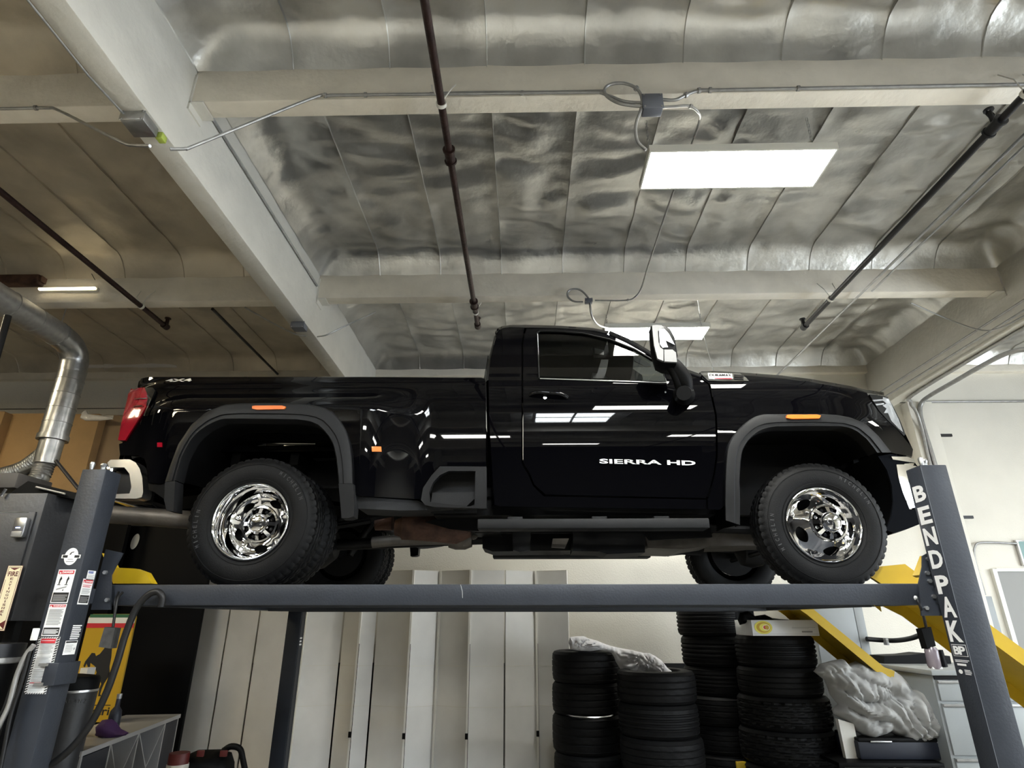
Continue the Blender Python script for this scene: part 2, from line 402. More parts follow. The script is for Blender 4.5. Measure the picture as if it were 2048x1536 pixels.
# foil faced insulation: one sheet per joist bay, sagging and crumpled, lapped onto the purlins
def sheet(x0, x1, ya, yb, seed, m, ny=46, nx=12, amp=1.0, ba=None, bb=None):
    rows = []
    for j in range(ny+1):
        v = j/ny; y = ya+(yb-ya)*v; r = []
        for i in range(nx+1):
            u = i/nx; x = x0+(x1-x0)*u
            e = min(v, 1-v)*(yb-ya)/.22                      # curl down to the purlins
            lip = 0 if e >= 1 else -(1-e)**2.2*.19
            q = Vector((x*1.3, y*2.6, seed*3.1)); wv = noise.noise_vector(q*.6)
            n1 = noise.noise(q+wv*1.4); n2 = noise.noise(q*2.7+wv*1.1); n3 = noise.noise(Vector((x*9, y*1.6, seed)))
            k = min(1, e)*(.55+.45*min(1, min(u, 1-u)*6))
            sag = -.012*math.sin(pi*u)
            if False: pass
            eb = min(x-ba if ba is not None else 9, bb-x if bb is not None else 9)/.28
            lb = 0 if eb >= 1 else -(1-eb)**2.2*.19
            lp = lip; lip = min(lip, lb)
            z = 4.955+lip+sag+amp*k*(.022*(1-abs(n1)*3)+.011*(1-abs(n2)*3)+.006*n3+.004*abs(noise.noise(Vector((x*3, y*14, seed*2)))))
            if i in (0, nx): z = 4.965+lip+.012*noise.noise(Vector((x0*3, y*5, 1)))-.012   # stapled flange hangs a little
            lip = lp
            r.append(Vector((x, y, z)))
        rows.append(r)
    mb = MB(); mb.grid(rows)
    for side in (0, -1):                                      # stapled flange standing down at the seam
        a = [r[side] for r in rows]; b = [p+Vector((.004*(1 if side else -1), 0, -.013-.006*noise.noise(p*7))) for p in a]; mb.grid([a, b])
    return mb
edges = sorted(PURL)
bays = [(edges[i]+.065, edges[i+1]-.065) for i in range(len(edges)-1)] + [(edges[-1]+.065, YW-.09)]
W0 = .61
for bi, (ya, yb) in enumerate(bays):
    near = yb > 0
    for (xa, xb, mm) in ((XL, BX[0][0], M_FOILD), (BX[0][1], BX[1][0], M_FOIL), (BX[1][1], XR, M_FOIL)):
        n = max(1, int(round((xb-xa)/W0)))
        for i in range(n):
            a = xa+(xb-xa)*i/n; b = xa+(xb-xa)*(i+1)/n
            if near: sheet(a+.003, b-.003, ya, yb, bi*17+i*1.37+xa, mm, ba=xa if xa > XL else None, bb=xb if xb < XR else None, amp=1.0 if mm is M_FOIL else .6).build('insulation_sheet', mm, ceil, smooth=180)
            else: sheet(a, b, ya, yb, bi*17+i*1.37, mm, 14, 3).build('insulation_sheet', mm, ceil, smooth=180)
# torn fold of insulation at the top of the wall, left
m = MB(); rows = []
for i in range(40):
    t = i/39; p = PY(150+200*t, 757, YW-.12); h = .055*math.sin(pi*t)**.6*(1+.6*noise.noise(Vector((t*14, 0, 0))))
    rows.append([Vector((p.x, YW-.09, 4.80)), Vector((p.x, YW-.14, 4.80+h*.3)), Vector((p.x, YW-.15, 4.82+h)), Vector((p.x, YW-.10, 4.85+h))])
m.grid(rows).build('torn_foil_edge', M_TAPE, ceil)
# wall column under the right beam
struct('trim_1', MB().box((5.10, YW-.16, 0), (5.42, YW, 4.2), bev=.004), M_WALL)
struct('baseboard_back', MB().box((XL, YW-.02, 0), (5.0, YW, .1)), M_WALLD, smooth=0)
# thin dark conduit line and pipe clips on the right part of the wall
o = MB(); o.cyl((5.45, YW-.03, 4.243), (8.6, YW-.03, 4.243), .012); o.build('wall_conduit', M_GALVD, None); tag(bpy.data.objects[-1] if False else COL.objects[-1], 'thin horizontal conduit high on the right part of the back wall', 'conduit')
# skylights behind the camera with a glazing bar
for k, (x, y) in enumerate(((.75, -.83), (-3.9, -.83), (6.6, -.83))):
    r = empty('skylight', (x, y, 4.78), ['square skylight above the middle bay behind the camera', 'square skylight above the left bay behind the camera', 'square skylight above the far right bay'][k], 'skylight')
    m = MB(); W = .62
    for a, b in (((-W, -W), (W, -W+.05)), ((-W, W-.05), (W, W)), ((-W, -W+.05), (-W+.05, W-.05)), ((W-.05, -W+.05), (W, W-.05)), ((-.02, -W+.05), (.02, W-.05)), ((-W+.05, -.02), (-.021, .02)), ((.021, -.02), (W-.05, .02))):
        m.box((x+a[0], y+a[1], 4.74), (x+b[0], y+b[1], 4.82))
    m.build('skylight_frame', M_FIXW, r, smooth=0)
    MB().box((x-W+.03, y-W+.03, 4.79), (x+W-.03, y+W-.03, 4.80)).build('glazing', M_SKYL, r, smooth=0)

# ---------------------------------------------------------------- hanging lights
def fixture(x0, x1, y0, y1, z, label, m=M_DIFF, chains=True, h=.055, ztop=4.86):
    r = empty('ceiling_light', ((x0+x1)/2, (y0+y1)/2, z), label, 'light', 'hanging light fixtures')
    t = .012
    f = MB(); f.box((x0, y0, z+.03), (x1, y1, z+h)); f.box((x0, y0, z), (x0+t, y1, z+.03)); f.box((x1-t, y0, z), (x1, y1, z+.03)); f.box((x0+t, y0, z), (x1-t, y0+t, z+.03)); f.box((x0+t, y1-t, z), (x1-t, y1, z+.03))
    f.build('housing', M_FIXW, r, smooth=0)
    MB().box((x0+t, y0+t, z+.002), (x1-t, y1-t, z+.02)).build('diffuser', m, r, smooth=0)
    if chains:
        for (cx, cy) in ((x0+.05, (y0+y1)/2), (x1-.05, (y0+y1)/2)):
            c = MB(); n = 14; zz = z+h; L = (ztop-zz)/n
            for i in range(n):
                a = zz+i*L; d = .008
                pts = [(cx+(d if i % 2 else 0)*s, cy+(0 if i % 2 else d)*s, a+dz) for s, dz in ((1, 0), (1, L*1.1), (-1, L*1.1), (-1, 0), (1, 0))]
                c.tube(pts, .0018, 4)
            c.build('chain', M_GALVD, r)
    return r
fixture(.85, 2.10, 3.12, 3.50, 4.40, 'large bright rectangular light hanging in front of the nearest purlin, right of centre')
fixture(.93, 2.13, 6.08, 6.42, 4.60, 'bright rectangular light behind the truck cab, next to the mirror')
fixture(.85, 2.10, .8, 1.18, 4.42, 'rectangular light overhead just behind the camera')
fixture(-1.5, -.25, -2.9, -2.5, 4.42, 'rectangular light behind the camera on the left of the middle bay')
fixture(2.6, 3.85, -2.9, -2.5, 4.42, 'rectangular light farther behind the camera over the middle bay')
fixture(.4, 1.65, -5.4, -5.0, 4.42, 'rectangular light far behind the camera')
fixture(6.0, 7.25, 2.6, 3.0, 4.42, 'rectangular light in the right bay beyond the beam')
fixture(-6.2, -4.95, -.9, -.5, 4.42, 'warm rectangular light in the left bay behind the camera', M_DIFFW)
fixture(-5.4, -4.15, .75, 1.15, 4.42, 'added warm rectangular light overhead to brighten the left bay', M_DIFFW)  # added lamp out of view, brightens the left end of the ceiling
fixture(-7.3, -6.05, 3.9, 4.25, 4.42, 'warm rectangular light over the far left bay', M_DIFFW)
# lit tube and red wooden block at the far left on the second purlin
a = PY(78, 578, 5.12); b = PY(190, 576, 5.12)
r = empty('tube_light', a, 'short lit tube light on the left end of the second purlin', 'light')
MB().cyl(a, b, .013).build('tube', mat('lit_tube', (.9, .88, .8), .4, emit=WARM, es=2.0), r); MB().box(a+Vector((-.01, .015, -.012)), b+Vector((.01, .05, .02))).build('batten', M_FIXW, r, smooth=0)
a = PY(-40, 564, 4.95); b = PY(84, 560, 4.95)
r = empty('air_tube_heater', a, 'red brown square tube pointing in from the left edge below the ceiling', 'tube')
MB().box(a+Vector((0, -.05, -.045)), b+Vector((0, .05, .045)), bev=.02).build('body', M_RUST, r); MB().box(b+Vector((0, -.035, -.03)), b+Vector((.02, .035, .03))).build('end_cap', M_RUST, r)

# ---------------------------------------------------------------- sprinkler pipes
def hanger(m, x, y, z, ytop, ztop):
    for s in (-1, 1): m.tube([(x+s*.006, y, z), (x+s*.055, y-.02, z+.07), (x+s*.075, ytop, ztop)], .004, 5, cap=True)
def sprinkler(name, x, z, y0, y1, label, m, r=.021, up=True, drop=None, fit=(), hang=(), dx=0.0):
    root = empty(name, (x, y1, z), label, 'pipe', 'sprinkler branch pipes')
    MB().tube([(x-dx, y0, z), (x, y1, z)], r, 14).build('pipe_run', m, root)
    f = MB()
    for y in fit:
        f = MB(); f.cyl((x, y-.05, z), (x, y+.05, z), r*1.45, 14); f.cyl((x, y-.06, z), (x, y-.045, z), r*1.75, 14); f.cyl((x, y+.045, z), (x, y+.06, z), r*1.75, 14); f.build('coupling', m, root)
    f = MB(); f.cyl((x, y1-.05, z), (x, y1+.02, z), r*1.4, 14)
    f.build('coupling', m, root)
    e = MB(); s = 1 if up else -1
    e.cyl((x, y1, z-.01*s), (x, y1, z+s*.09), r*.8, 12); e.cyl((x, y1, z+s*.09), (x, y1, z+s*.10), r*1.3, 12)
    e.build('sprinkler_head', m, root)
    for y in hang:
        h = MB(); h.lathe([(r*1.05, -.012), (r*1.3, -.012), (r*1.3, .012), (r*1.05, .012)], (x, y, z), (0, 1, 0), 16, closed=True); hanger(h, x, y, z+r, min(PURL, key=lambda q: abs(q-y))-.07 if y < min(PURL, key=lambda q: abs(q-y)) else min(PURL, key=lambda q: abs(q-y))+.07, PB+.10)
        h.build('pipe_hanger', M_WOODL, root)
    return root
sprinkler('sprinkler_pipe', -.485, 4.40, -7.5, 5.62, 'dark red brown sprinkler pipe running away overhead in the middle', M_PIPE, fit=(3.13, 5.15), hang=(2.70, 5.32), r=.024)
sprinkler('sprinkler_pipe', 2.99, 4.40, -7.5, 5.72, 'black sprinkler pipe with a raised head overhead on the right', M_BLKPIPE, fit=(2.95,), hang=(2.70, 5.12), r=.024)
sprinkler('sprinkler_pipe', -3.80, 4.40, -7.5, 5.56, 'black sprinkler pipe in the left bay above the tail of the truck', M_PIPE, fit=(), hang=(5.12,), r=.024)
m = MB(); m.cyl((2.99, 2.95, 4.40), (2.99, 2.95, 4.52), .014); m.lathe([(.008, .10), (.03, .10), (.03, .108), (.008, .108)], (2.99, 2.95, 4.43), (0, 0, 1), 14, closed=True)
for s in (-1, 1): m.tube([(2.99+s*.012, 2.95, 4.47), (2.99+s*.026, 2.95, 4.50), (2.99+s*.012, 2.95, 4.53)], .004, 6)
m.build('sprinkler_head', M_BLKPIPE, [o for o in COL.objects if o.name.startswith('sprinkler_pipe')][1])

# ---------------------------------------------------------------- conduits
def conduit(name, pts, r, label, m=M_GALVD, cat='conduit', n=8, straps=(), smooth_path=True):
    P = bez(pts, 6) if smooth_path else [Vector(p) for p in pts]
    o = MB().tube(P, r, n).build(name, m, None, smooth=60, label=label); o['category'] = cat
    for s in straps:
        i = int(s*(len(P)-1)); c = P[i]; t = (P[min(i+1, len(P)-1)]-P[max(i-1, 0)]).normalized()
        MB().cyl(c-t*.008, c+t*.008, r*1.7, 8).build('strap', M_GALVD, o)
    return o
def pp(lst, Y): return [PY(x, y, Y if not callable(Y) else Y(x)) for x, y in lst]
YF = 2.725
conduit('conduit', pp([(-60, 217), (20, 217), (92, 216), (120, 222), (240, 283), (268, 291), (300, 292)], lambda x: YF-.30*max(0, (x-80)/220) if x > 80 else YF-.02), .009, 'galvanised conduit bent along the left bay purlin to the beam box', M_GALV, straps=(.3,))
conduit('conduit', pp([(340, 298), (372, 297), (400, 287), (620, 198), (655, 191), (700, 190), (960, 187), (1210, 184)], lambda x: YF-.32*max(0, (640-x)/300)-.01), .009, 'galvanised conduit climbing from the beam box along the nearest purlin to the coil', M_GALVD, straps=(.55, .75, .92))
conduit('conduit', pp([(860, 186), (960, 184), (1100, 183), (1206, 181)], YF+.0), .006, 'thin second conduit above the purlin conduit in the middle', M_GALVD)
conduit('conduit', pp([(1322, 199), (1350, 200), (1372, 190), (1398, 181), (1440, 180), (1700, 175), (2080, 168)], YF-.02), .010, 'galvanised conduit along the nearest purlin right of the box', M_GALVD, straps=(.35, .5, .65, .8))
conduit('conduit', [PY(1322, 215, YF-.02), PY(1350, 213, YF-.02), PY(1378, 212, YF-.01), PY(1396, 224, YF+.03), PY(1399, 242, YF+.16), PY(1381, 295, 3.35), PY(1346, 385, 3.72), PY(1300, 520, 4.60), PY(1283, 575, 5.02), PY(1270, 594, 5.1), PY(1250, 601, 5.12), PY(1190, 601, 5.12)], .008, 'long thin conduit looping over the near light back to the second purlin', M_GALVD, straps=(.2, .9))
t = lambda y: 0
# flexible coils and boxes
conduit('flexible_conduit', pp([(1288, 213), (1270, 212), (1240, 207), (1218, 196), (1209, 184), (1213, 173), (1228, 167), (1250, 167), (1270, 175), (1281, 188), (1284, 205), (1280, 225), (1273, 243), (1271, 262), (1276, 284), (1292, 300)], lambda x: YF-.04), .0095, 'coiled flexible grey conduit between the big box and the near light', M_GALVD, cat='cable', straps=(.55,))
conduit('flexible_conduit', pp([(1200, 185), (1222, 193), (1250, 203), (1288, 206)], YF-.03), .009, 'short curved flexible conduit entering the big box', M_GALVD, cat='cable')
conduit('flexible_conduit', pp([(1166, 604), (1148, 603), (1136, 594), (1136, 583), (1147, 578), (1160, 580), (1172, 590), (1179, 603), (1183, 630), (1192, 646), (1204, 653), (1222, 657)], lambda x: 5.11 if x < 1182 else 5.11+(x-1182)*.028), .010, 'coiled flexible conduit at the second purlin going down to the far light', M_GALVD, cat='cable')
def jbox(c, w, d, h, label, m=M_BOXG, rz=0.0):
    r = empty('junction_box', c, label, 'box'); c = Vector(c)
    MB().box(c+Vector((-w/2, -d/2, -h/2)), c+Vector((w/2, d/2, h/2)), bev=.004).build('box_body', m, r)
    MB().box(c+Vector((-w*.54, -d/2-.006, -h*.54)), c+Vector((w*.54, -d/2, h*.54)), bev=.003).build('box_cover', m, r)
    s = MB()
    for a in (-1, 1):
        for b in (-1, 1): s.cyl(c+Vector((a*w*.43, -d/2-.010, b*h*.43)), c+Vector((a*w*.43, -d/2-.005, b*h*.43)), .006, 8)
    s.build('screw', M_GALVD, r); return r
jbox(PY(1303, 212, YF-.02), .115, .07, .105, 'dark grey junction box on the nearest purlin beside the coil')
jbox(PY(1177, 603, 5.11), .07, .05, .04, 'small brownish junction box on the second purlin')
jbox(Vector((-2.15, 2.52, 4.09)), .13, .13, .06, 'galvanised junction box under the left beam', M_GALV)
o = MB().box((-2.11, 2.60, 4.075), (-2.07, 2.65, 4.118), bev=.005).build('warning_tag', mat('green_tag', (.45, .55, .10), .5), None, label='small yellow green tag behind the box under the left beam'); o['category'] = 'tag'
jbox(Vector((-2.13, 5.0, 4.09)), .12, .10, .06, 'small grey junction box under the far end of the left beam', M_BOXG)
conduit('conduit', [PY(490, 615, 5.1), PY(545, 646, 5.05), PY(590, 668, 5.0), PY(612, 672, 5.0)], .008, 'short conduit dropping to the far beam box from the left', M_GALV)
conduit('conduit', [PY(634, 673, 5.0), PY(655, 669, 5.0), PY(690, 652, 5.06), PY(752, 624, 5.11)], .008, 'short conduit rising from the far beam box to the right', M_GALV)
# line along the beam corners
conduit('conduit', [(-2.225, .4, 4.10), (-2.225, 2.2, 4.10), (-2.20, 2.45, 4.10)], .006, 'dark conduit under the left edge of the left beam', M_GALVD, smooth_path=False)
conduit('conduit', [(-2.055, 2.95, 4.60), (-2.055, 5.1, 4.60)], .010, 'white conduit along the inner face of the left beam', M_GALV, smooth_path=False)
a = PZ(2048, 270, 4.46); conduit('conduit', [(a.x, -3, 4.46), (a.x, 7.6, 4.46)], .011, 'long galvanised conduit running away overhead at the right', M_GALV, smooth_path=False)
conduit('conduit', [(a.x+.09, -3, 4.47), (a.x+.09, 5.1, 4.47)], .008, 'thin second conduit beside the long one overhead at the right', M_GALV, smooth_path=False)
# conduits under the right beam, down the column
zc = 4.08
for k, (dx, r, lb) in enumerate(((-.14, .011, 'innermost of the conduits under the right beam'), (-.09, .011, 'second of the conduits under the right beam'))):
    x = 4.72+dx
    conduit('conduit', [(x, -2, 4.22-k*.06), (x, 5.0, 4.22-k*.06), (x, 7.45, 4.22-k*.06)], r, lb, M_GALVD, smooth_path=False)
conduit('conduit', [(4.80, -2, 4.10), (4.80, 4.0, 4.10), (4.82, 6.8, 4.10), (4.95, 7.25, 4.09), (5.1, 7.42, 4.02), (5.17, 7.5, 3.8), (5.17, 7.52, 3.2), (5.17, 7.52, 1.0)], .020, 'thick conduit under the right beam bending down the wall column', M_GALVD)
conduit('conduit', [PY(2080, 696, 5.4), PY(2030, 702, 5.6), PY(1985, 720, 6.0), PY(1900, 768, 6.9), PY(1862, 790, 7.35), PY(1843, 806, 7.5), PY(1841, 830, 7.52), PY(1852, 870, 7.52), PY(1872, 935, 7.52), PY(1990, 1330, 7.52)], .026, 'widest conduit sweeping from the right edge down the wall column', M_GALVD)
conduit('conduit', [PY(1822, 606, 5.3), PY(1900, 640, 5.5), PY(1960, 660, 5.3), PY(2000, 656, 5.0), PY(2048, 632, 4.8)], .007, 'thin loose conduit crossing the face of the right beam', M_GALVD)
for k, (x, y, L) in enumerate(((1840, 873, .42), (1925, 1037, .14))):
    p = PY(x, y, 7.55); o = MB().box(p, p+Vector((L, .03, .035))).build('strut_channel', M_BLKPIPE, None, smooth=0, label=['black strut clamp across the conduits on the column', 'short dark strut stub on the right wall'][k]); o['category'] = 'bracket'
# camera on the column
p = PY(1806, 789, 7.35); r = empty('security_camera', p, 'small white security camera at the far end of the right beam', 'camera')
MB().tube([p+Vector((0, .2, .03)), p+Vector((0, -.05, 0))], .05, 16).build('camera_body', M_WHITE, r); MB().cyl(p+Vector((0, -.056, -.005)), p+Vector((0, -.048, -.005)), .034).build('lens', M_BLK, r)
MB().cyl(p+Vector((0, .1, .05)), p+Vector((0, .1, .12)), .012).build('mount', M_WHITE, r)
MB().tube([p+Vector((-.25, .15, .02)), p+Vector((0, .18, .02))], .01, 8).build('cable', M_GALVD, r)
# loose wires
conduit('wire', [PY(0, 350, 5.0), PY(120, 440, 5.1), PY(190, 560, 5.15)], .003, 'thin wire hanging under the ceiling at the left', M_BLK, cat='wire')
conduit('wire', [PY(1395, 596, 5.3), PY(1405, 660, 6.2), PY(1428, 745, 6.9)], .004, 'thin dangling chain behind the hood of the truck', M_GALV, cat='chain')
conduit('conduit', [PY(425, 618, 5.35), PY(555, 748, 7.6)], .016, 'dark conduit running to the back wall above the truck bed', M_BLKPIPE, smooth_path=False)

# ---------------------------------------------------------------- spiral duct
r = empty('exhaust_duct', (-4.85, 5.55, 3.0), 'galvanised spiral duct bending down from the ceiling at the left', 'duct')
DX = PY(147, 690, 5.55).x; R_ = .125
def ribs(m, a, b, step, rr=.005):
    a = Vector(a); b = Vector(b); L = (b-a).length; t = (b-a).normalized(); n = int(L/step)
    for i in range(n+1): c = a+t*(i*step); m.lathe([(R_, -.006), (R_+rr, -.003), (R_+rr, .003), (R_, .006)], c, t, 24)
zt = 4.20
m = MB(); m.tube([(DX, 1.0, zt), (DX, 5.35, zt)], R_, 28); ribs(m, (DX, 2, zt), (DX, 5.3, zt), .30); m.build('duct_run', M_GALVD, r)
m = MB(); m.tube(bez([(DX, 5.33, zt), (DX, 5.50, zt-.035), (DX, 5.61, zt-.13), (DX, 5.64, zt-.28)], 5), R_+.002, 28); m.build('duct_elbow', M_GALV, r)
bt = PY(83, 885, 5.64).z
m = MB(); m.tube([(DX, 5.64, zt-.27), (DX, 5.64, bt+.02)], R_, 28); ribs(m, (DX, 5.64, bt+.2), (DX, 5.64, zt-.3), .155); m.build('duct_drop', M_GALV, r)
m = MB(); m.lathe([(R_, 0), (R_+.012, 0), (R_+.012, .05), (R_, .05)], (DX, 5.64, bt+.02), (0, 0, 1), 28); m.tube([(DX, 5.64, bt+.03), (DX, 5.64, bt-.22)], .105, 24); m.build('reducer', M_TAPE if False else M_GALV, r)
def flex(path, rad, name='flexible_hose'):
    P = bez(path, 12); Q = [P[0]]; 
    L = [0]
    for i in range(1, len(P)): L.append(L[-1]+(P[i]-P[i-1]).length)
    n = int(L[-1]/.012); pts = []; rr = []; j = 0
    for i in range(n+1):
        s = L[-1]*i/n
        while j < len(L)-2 and L[j+1] < s: j += 1
        pts.append(P[j].lerp(P[j+1], (s-L[j])/max(1e-6, L[j+1]-L[j]))); rr.append(rad*(1+(.07 if i % 2 else -.03)))
    return MB().tube(pts, rad, 20, rr=rr).build(name, M_GALV, r, smooth=60)
flex([(DX, 5.64, bt-.2), (DX-.02, 5.62, bt-.40), (DX-.16, 5.58, bt-.50), (DX-.45, 5.5, bt-.56), (DX-.9, 5.4, bt-.66)], .085)
flex([(DX-.05, 5.66, bt-.10), (DX-.25, 5.68, bt-.26), (DX-.55, 5.68, bt-.36), (DX-1.0, 5.7, bt-.5)], .075)
MB().tube([(DX+.02, 5.3, zt+.12), (DX+.02, 5.3, zt+.35)], .006, 6).build('duct_strap', M_GALV, r)
# ================================================================ VEHICLE LIFT
lift = empty('vehicle_lift', (-.1, 4.7, 0), 'slate blue four-post car lift with yellow ramps carrying the black pickup truck', 'lift')
def sticker(name, parent, o, R, U, w_, h_, items, mats, base=0):
    R = Vector(R); U = Vector(U); o = Vector(o); n = R.cross(U).normalized(); m = MB()
    def quad(u0, v0, u1, v1, k, d):
        p = [o+R*(w_*a)+U*(h_*b)+n*d for a, b in ((u0, v0), (u1, v0), (u1, v1), (u0, v1))]; m.add(p, [(0, 1, 2, 3)], k)
    if base is not None: quad(0, 0, 1, 1, base, .0012)
    d = .0018
    for it in items:
        d += .00006
        if it[0] == 'r': quad(*it[1:6], d)
        elif it[0] == 'p': m.add([o+R*(w_*a)+U*(h_*b)+n*d for a, b in it[1]], [tuple(range(len(it[1])))], it[2])
        else:
            _, s, u0, v0, u1, v1, k = it[:7]; b = it[7] if len(it) > 7 else 0
            m.text(s, o+R*(w_*u0)+U*(h_*v0)+n*(d+.0004), R, U, h_*(v1-v0), k, wid=w_*(u1-u0), bold=b)
    return m.build(name, mats, parent, smooth=0)
def lines(u0, v0, u1, v1, n, k, fill=.5):
    out = []; h = (v1-v0)/n
    for i in range(n): out.append(('r', u0, v0+i*h, u1-(.12*(u1-u0) if i % 3 == 0 else 0), v0+i*h+h*fill, k))
    return out
PH = 2.27
def post(x0, x1, y0, y1, label=None):
    sgn = 1
    m = MB(); m.box((x0, y0, .02), (x1, y1, PH), bev=.006)
    p = m.build('post', M_LIFT, lift, label=label)
    MB().box((x0-.07, y0-.06, 0), (x1+.07, y1+.06, .018), bev=.003).build('base_plate', M_LIFT, p)
    c = MB(); c.cyl(((x0+x1)/2, (y0+y1)/2, PH), ((x0+x1)/2, (y0+y1)/2, PH+.035), .013, 12); c.lathe([(0, .05), (.014, .045), (.018, .035), (.014, .025)], ((x0+x1)/2, (y0+y1)/2, PH), (0, 0, 1), 14)
    c.build('cable_stud', M_GALV, p)
    if y0 < 4: MB().lathe([(0, .05), (.011, .045), (.014, .035), (.009, .0)], ((x0+x1)/2-.04, y0+.03, PH), (0, 0, 1), 12).build('cable_stud', M_GALV, p)
    return p
LX0, LX1, RX0, RX1, NY0, NY1 = -2.428, -2.293, 2.112, 2.25, 3.15, 3.283
pl = post(LX0, LX1, NY0, NY1, 'near post with warning stickers'); pr = post(RX0, RX1, NY0, NY1, 'near post with white vertical lettering')
FY0, FY1 = 6.22, 6.35
fl = post(-2.34, -2.205, FY0, FY1); fr = post(2.075, 2.215, FY0, FY1)
# channel lip lines of the post faces
MB().box((RX0-.0008, NY0-.0005, .1), (RX0+.001, NY0+.0018, PH-.01)).build('seam', mat('pale_edge', (.12, .13, .15), .4), pr, smooth=0)  # thin line down the post corner, paler than the coat
for q, xx in ((fl, -2.205), (fr, 2.075)):
    s = 1 if xx < 0 else -1
    for yy in (FY0+.02, FY1-.02): MB().box((xx, yy-.006, .1), (xx+s*.004, yy+.006, PH-.05)).build('channel_lip', M_LIFT, q, smooth=0)
    MB().box((xx, FY0+.026, .1), (xx+s*.002, FY1-.026, PH-.05)).build('channel_inside', M_LIFTD, q, smooth=0)
# runways
def runway(y0, y1, near):
    x0, x1 = -2.285, 2.10
    m = MB(); zt = 1.66
    m.box((x0, y0+.045, zt-.02), (x1, y1-.045, zt))
    r = m.build('runway', M_LIFT, lift, smooth=0)
    for a, b in ((y0, y0+.045), (y1-.045, y1)):
        MB().box((x0, a, 1.572), (x1, b, 1.677 if (a == y0 and near) or not near else 1.677), bev=.005).build('side_rail', M_LIFT, r)
    for k in range(6): MB().box((x0+.3+k*.75, y0+.045, 1.60), (x0+.34+k*.75, y1-.045, 1.638)).build('rib', M_LIFTD, r, smooth=0)
    return r
rn = runway(3.335, 3.93, True); rf = runway(5.58, 6.14, False)
o = MB(); a = PY(921, 1169, 3.334); b = PY(925, 1196, 3.334); o.tube([a, (a+b)/2+Vector((.004, 0, 0)), b], .0016, 4).build('scratch', M_GALVD, rn)
for (x0, x1) in ((-2.42, -2.30), (2.12, 2.24)):
    MB().box((x0, NY1+.004, 1.578), (x1, FY0-.004, 1.655), bev=.006).build('cross_beam', M_LIFT, lift)
# end brackets next to the near posts
def gusset(x0, x1, pts, y0, y1):
    m = MB(); m.prism([(x, y0, z) for x, z in pts], (0, y1-y0, 0)); g = m.build('end_bracket', M_LIFT, lift, smooth=0)
    b = MB()
    return g
g = gusset(0, 0, [(PY(1845, y, 3.31).x if i else PY(1838, y, 3.31).x, PY(1840, y, 3.31).z) for i, y in enumerate((1166, 1133, 1112))]+[(2.20, 1.86), (2.20, 1.52), (2.03, 1.52)], 3.31, 3.32)
for (x, y) in ((1855, 1118), (1853, 1146), (1858, 1162), (1866, 1193), (1851, 1216)):
    p = PY(x, y, 3.31); MB().cyl(p, p-Vector((0, .014, 0)), .011, 6).build('bolt', M_GALV, g)
g = gusset(0, 0, [(-2.30, 1.86), (-2.20, 1.84), (PY(222, 1150, 3.31).x, PY(222, 1150, 3.31).z), (PY(222, 1214, 3.31).x, 1.55), (-2.30, 1.55)], 3.31, 3.32)
for (x, y) in ((212, 1145), (216, 1200)):
    p = PY(x, y, 3.31); MB().cyl(p, p-Vector((0, .014, 0)), .011, 6).build('bolt', M_GALV, g)
# lower latch housing on the near left post
z0, z1 = PY(130, 1372, 3.14).z, PY(150, 1326, 3.14).z
MB().box((LX1-.045, NY0-.012, z0), (LX1+.02, NY1+.012, z1), bev=.004).build('latch_housing', M_LIFT, pl)
for z in (z0+.008, z1-.008): MB().box((LX1-.075, NY0-.018, z-.006), (LX1-.03, NY0-.006, z+.006)).build('latch_pin', M_GALVD, pl, smooth=0)
# ramps: top hook, flat and long sloping plate with side flanges
def ramp(y0, y1, path, name='ramp', th=.012, fl_=.075):
    m = MB(); N = len(path); up = []
    for i, (x, z) in enumerate(path):
        a = Vector(path[max(i-1, 0)]); b = Vector(path[min(i+1, N-1)]); t = (b-a).normalized(); n = Vector((-t.y, t.x)); 
        if n.y < 0: n = -n
        up.append((x-n.x*fl_, z-n.y*fl_))
    m.grid([[Vector((x, y0, z)) for x, z in path], [Vector((x, y1, z)) for x, z in path]])
    m.grid([[Vector((x, y0, z-th)) for x, z in path], [Vector((x, y1, z-th)) for x, z in path]])
    p = m.build(name, M_YEL, lift, smooth=0)
    for y in (y0, y1-.008):
        f = MB(); q = [(x, z) for x, z in path]+up[::-1]
        for yy in (y, y+.008): f.add([Vector((x, yy, z)) for x, z in q], [(i, i+1, 2*N-2-i, 2*N-1-i) for i in range(N-1)])
        f.add([Vector((x, y, z)) for x, z in q]+[Vector((x, y+.008, z)) for x, z in q], [(i, (i+1) % (2*N), (i+1) % (2*N)+2*N, i+2*N) for i in range(2*N)])
        f.build('side_flange', M_YEL, p, smooth=0)
    return p
ramp(3.42, 3.90, [(2.10, 1.60), (2.16, 1.66), (2.32, 1.58), (3.02, .98), (3.20, .90)])
ramp(5.60, 6.10, [(2.16, 1.72), (2.24, 1.79), (2.50, 1.60), (3.02, 1.13), (3.10, 1.10)])
MB().prism([PY(x, y, 3.45) for x, y in ((204, 1106), (212, 1110), (226, 1135), (268, 1137), (290, 1145), (303, 1167), (226, 1167), (217, 1143))], (0, .06, 0)).build('wheel_stop', M_YEL, lift, smooth=0)
MB().prism([PY(x, y, 3.97) for x, y in ((1736, 1150), (1748, 1134), (1810, 1128), (1842, 1152), (1842, 1167), (1762, 1167))], (0, .03, 0)).build('wheel_stop', M_YEL, lift, smooth=0)
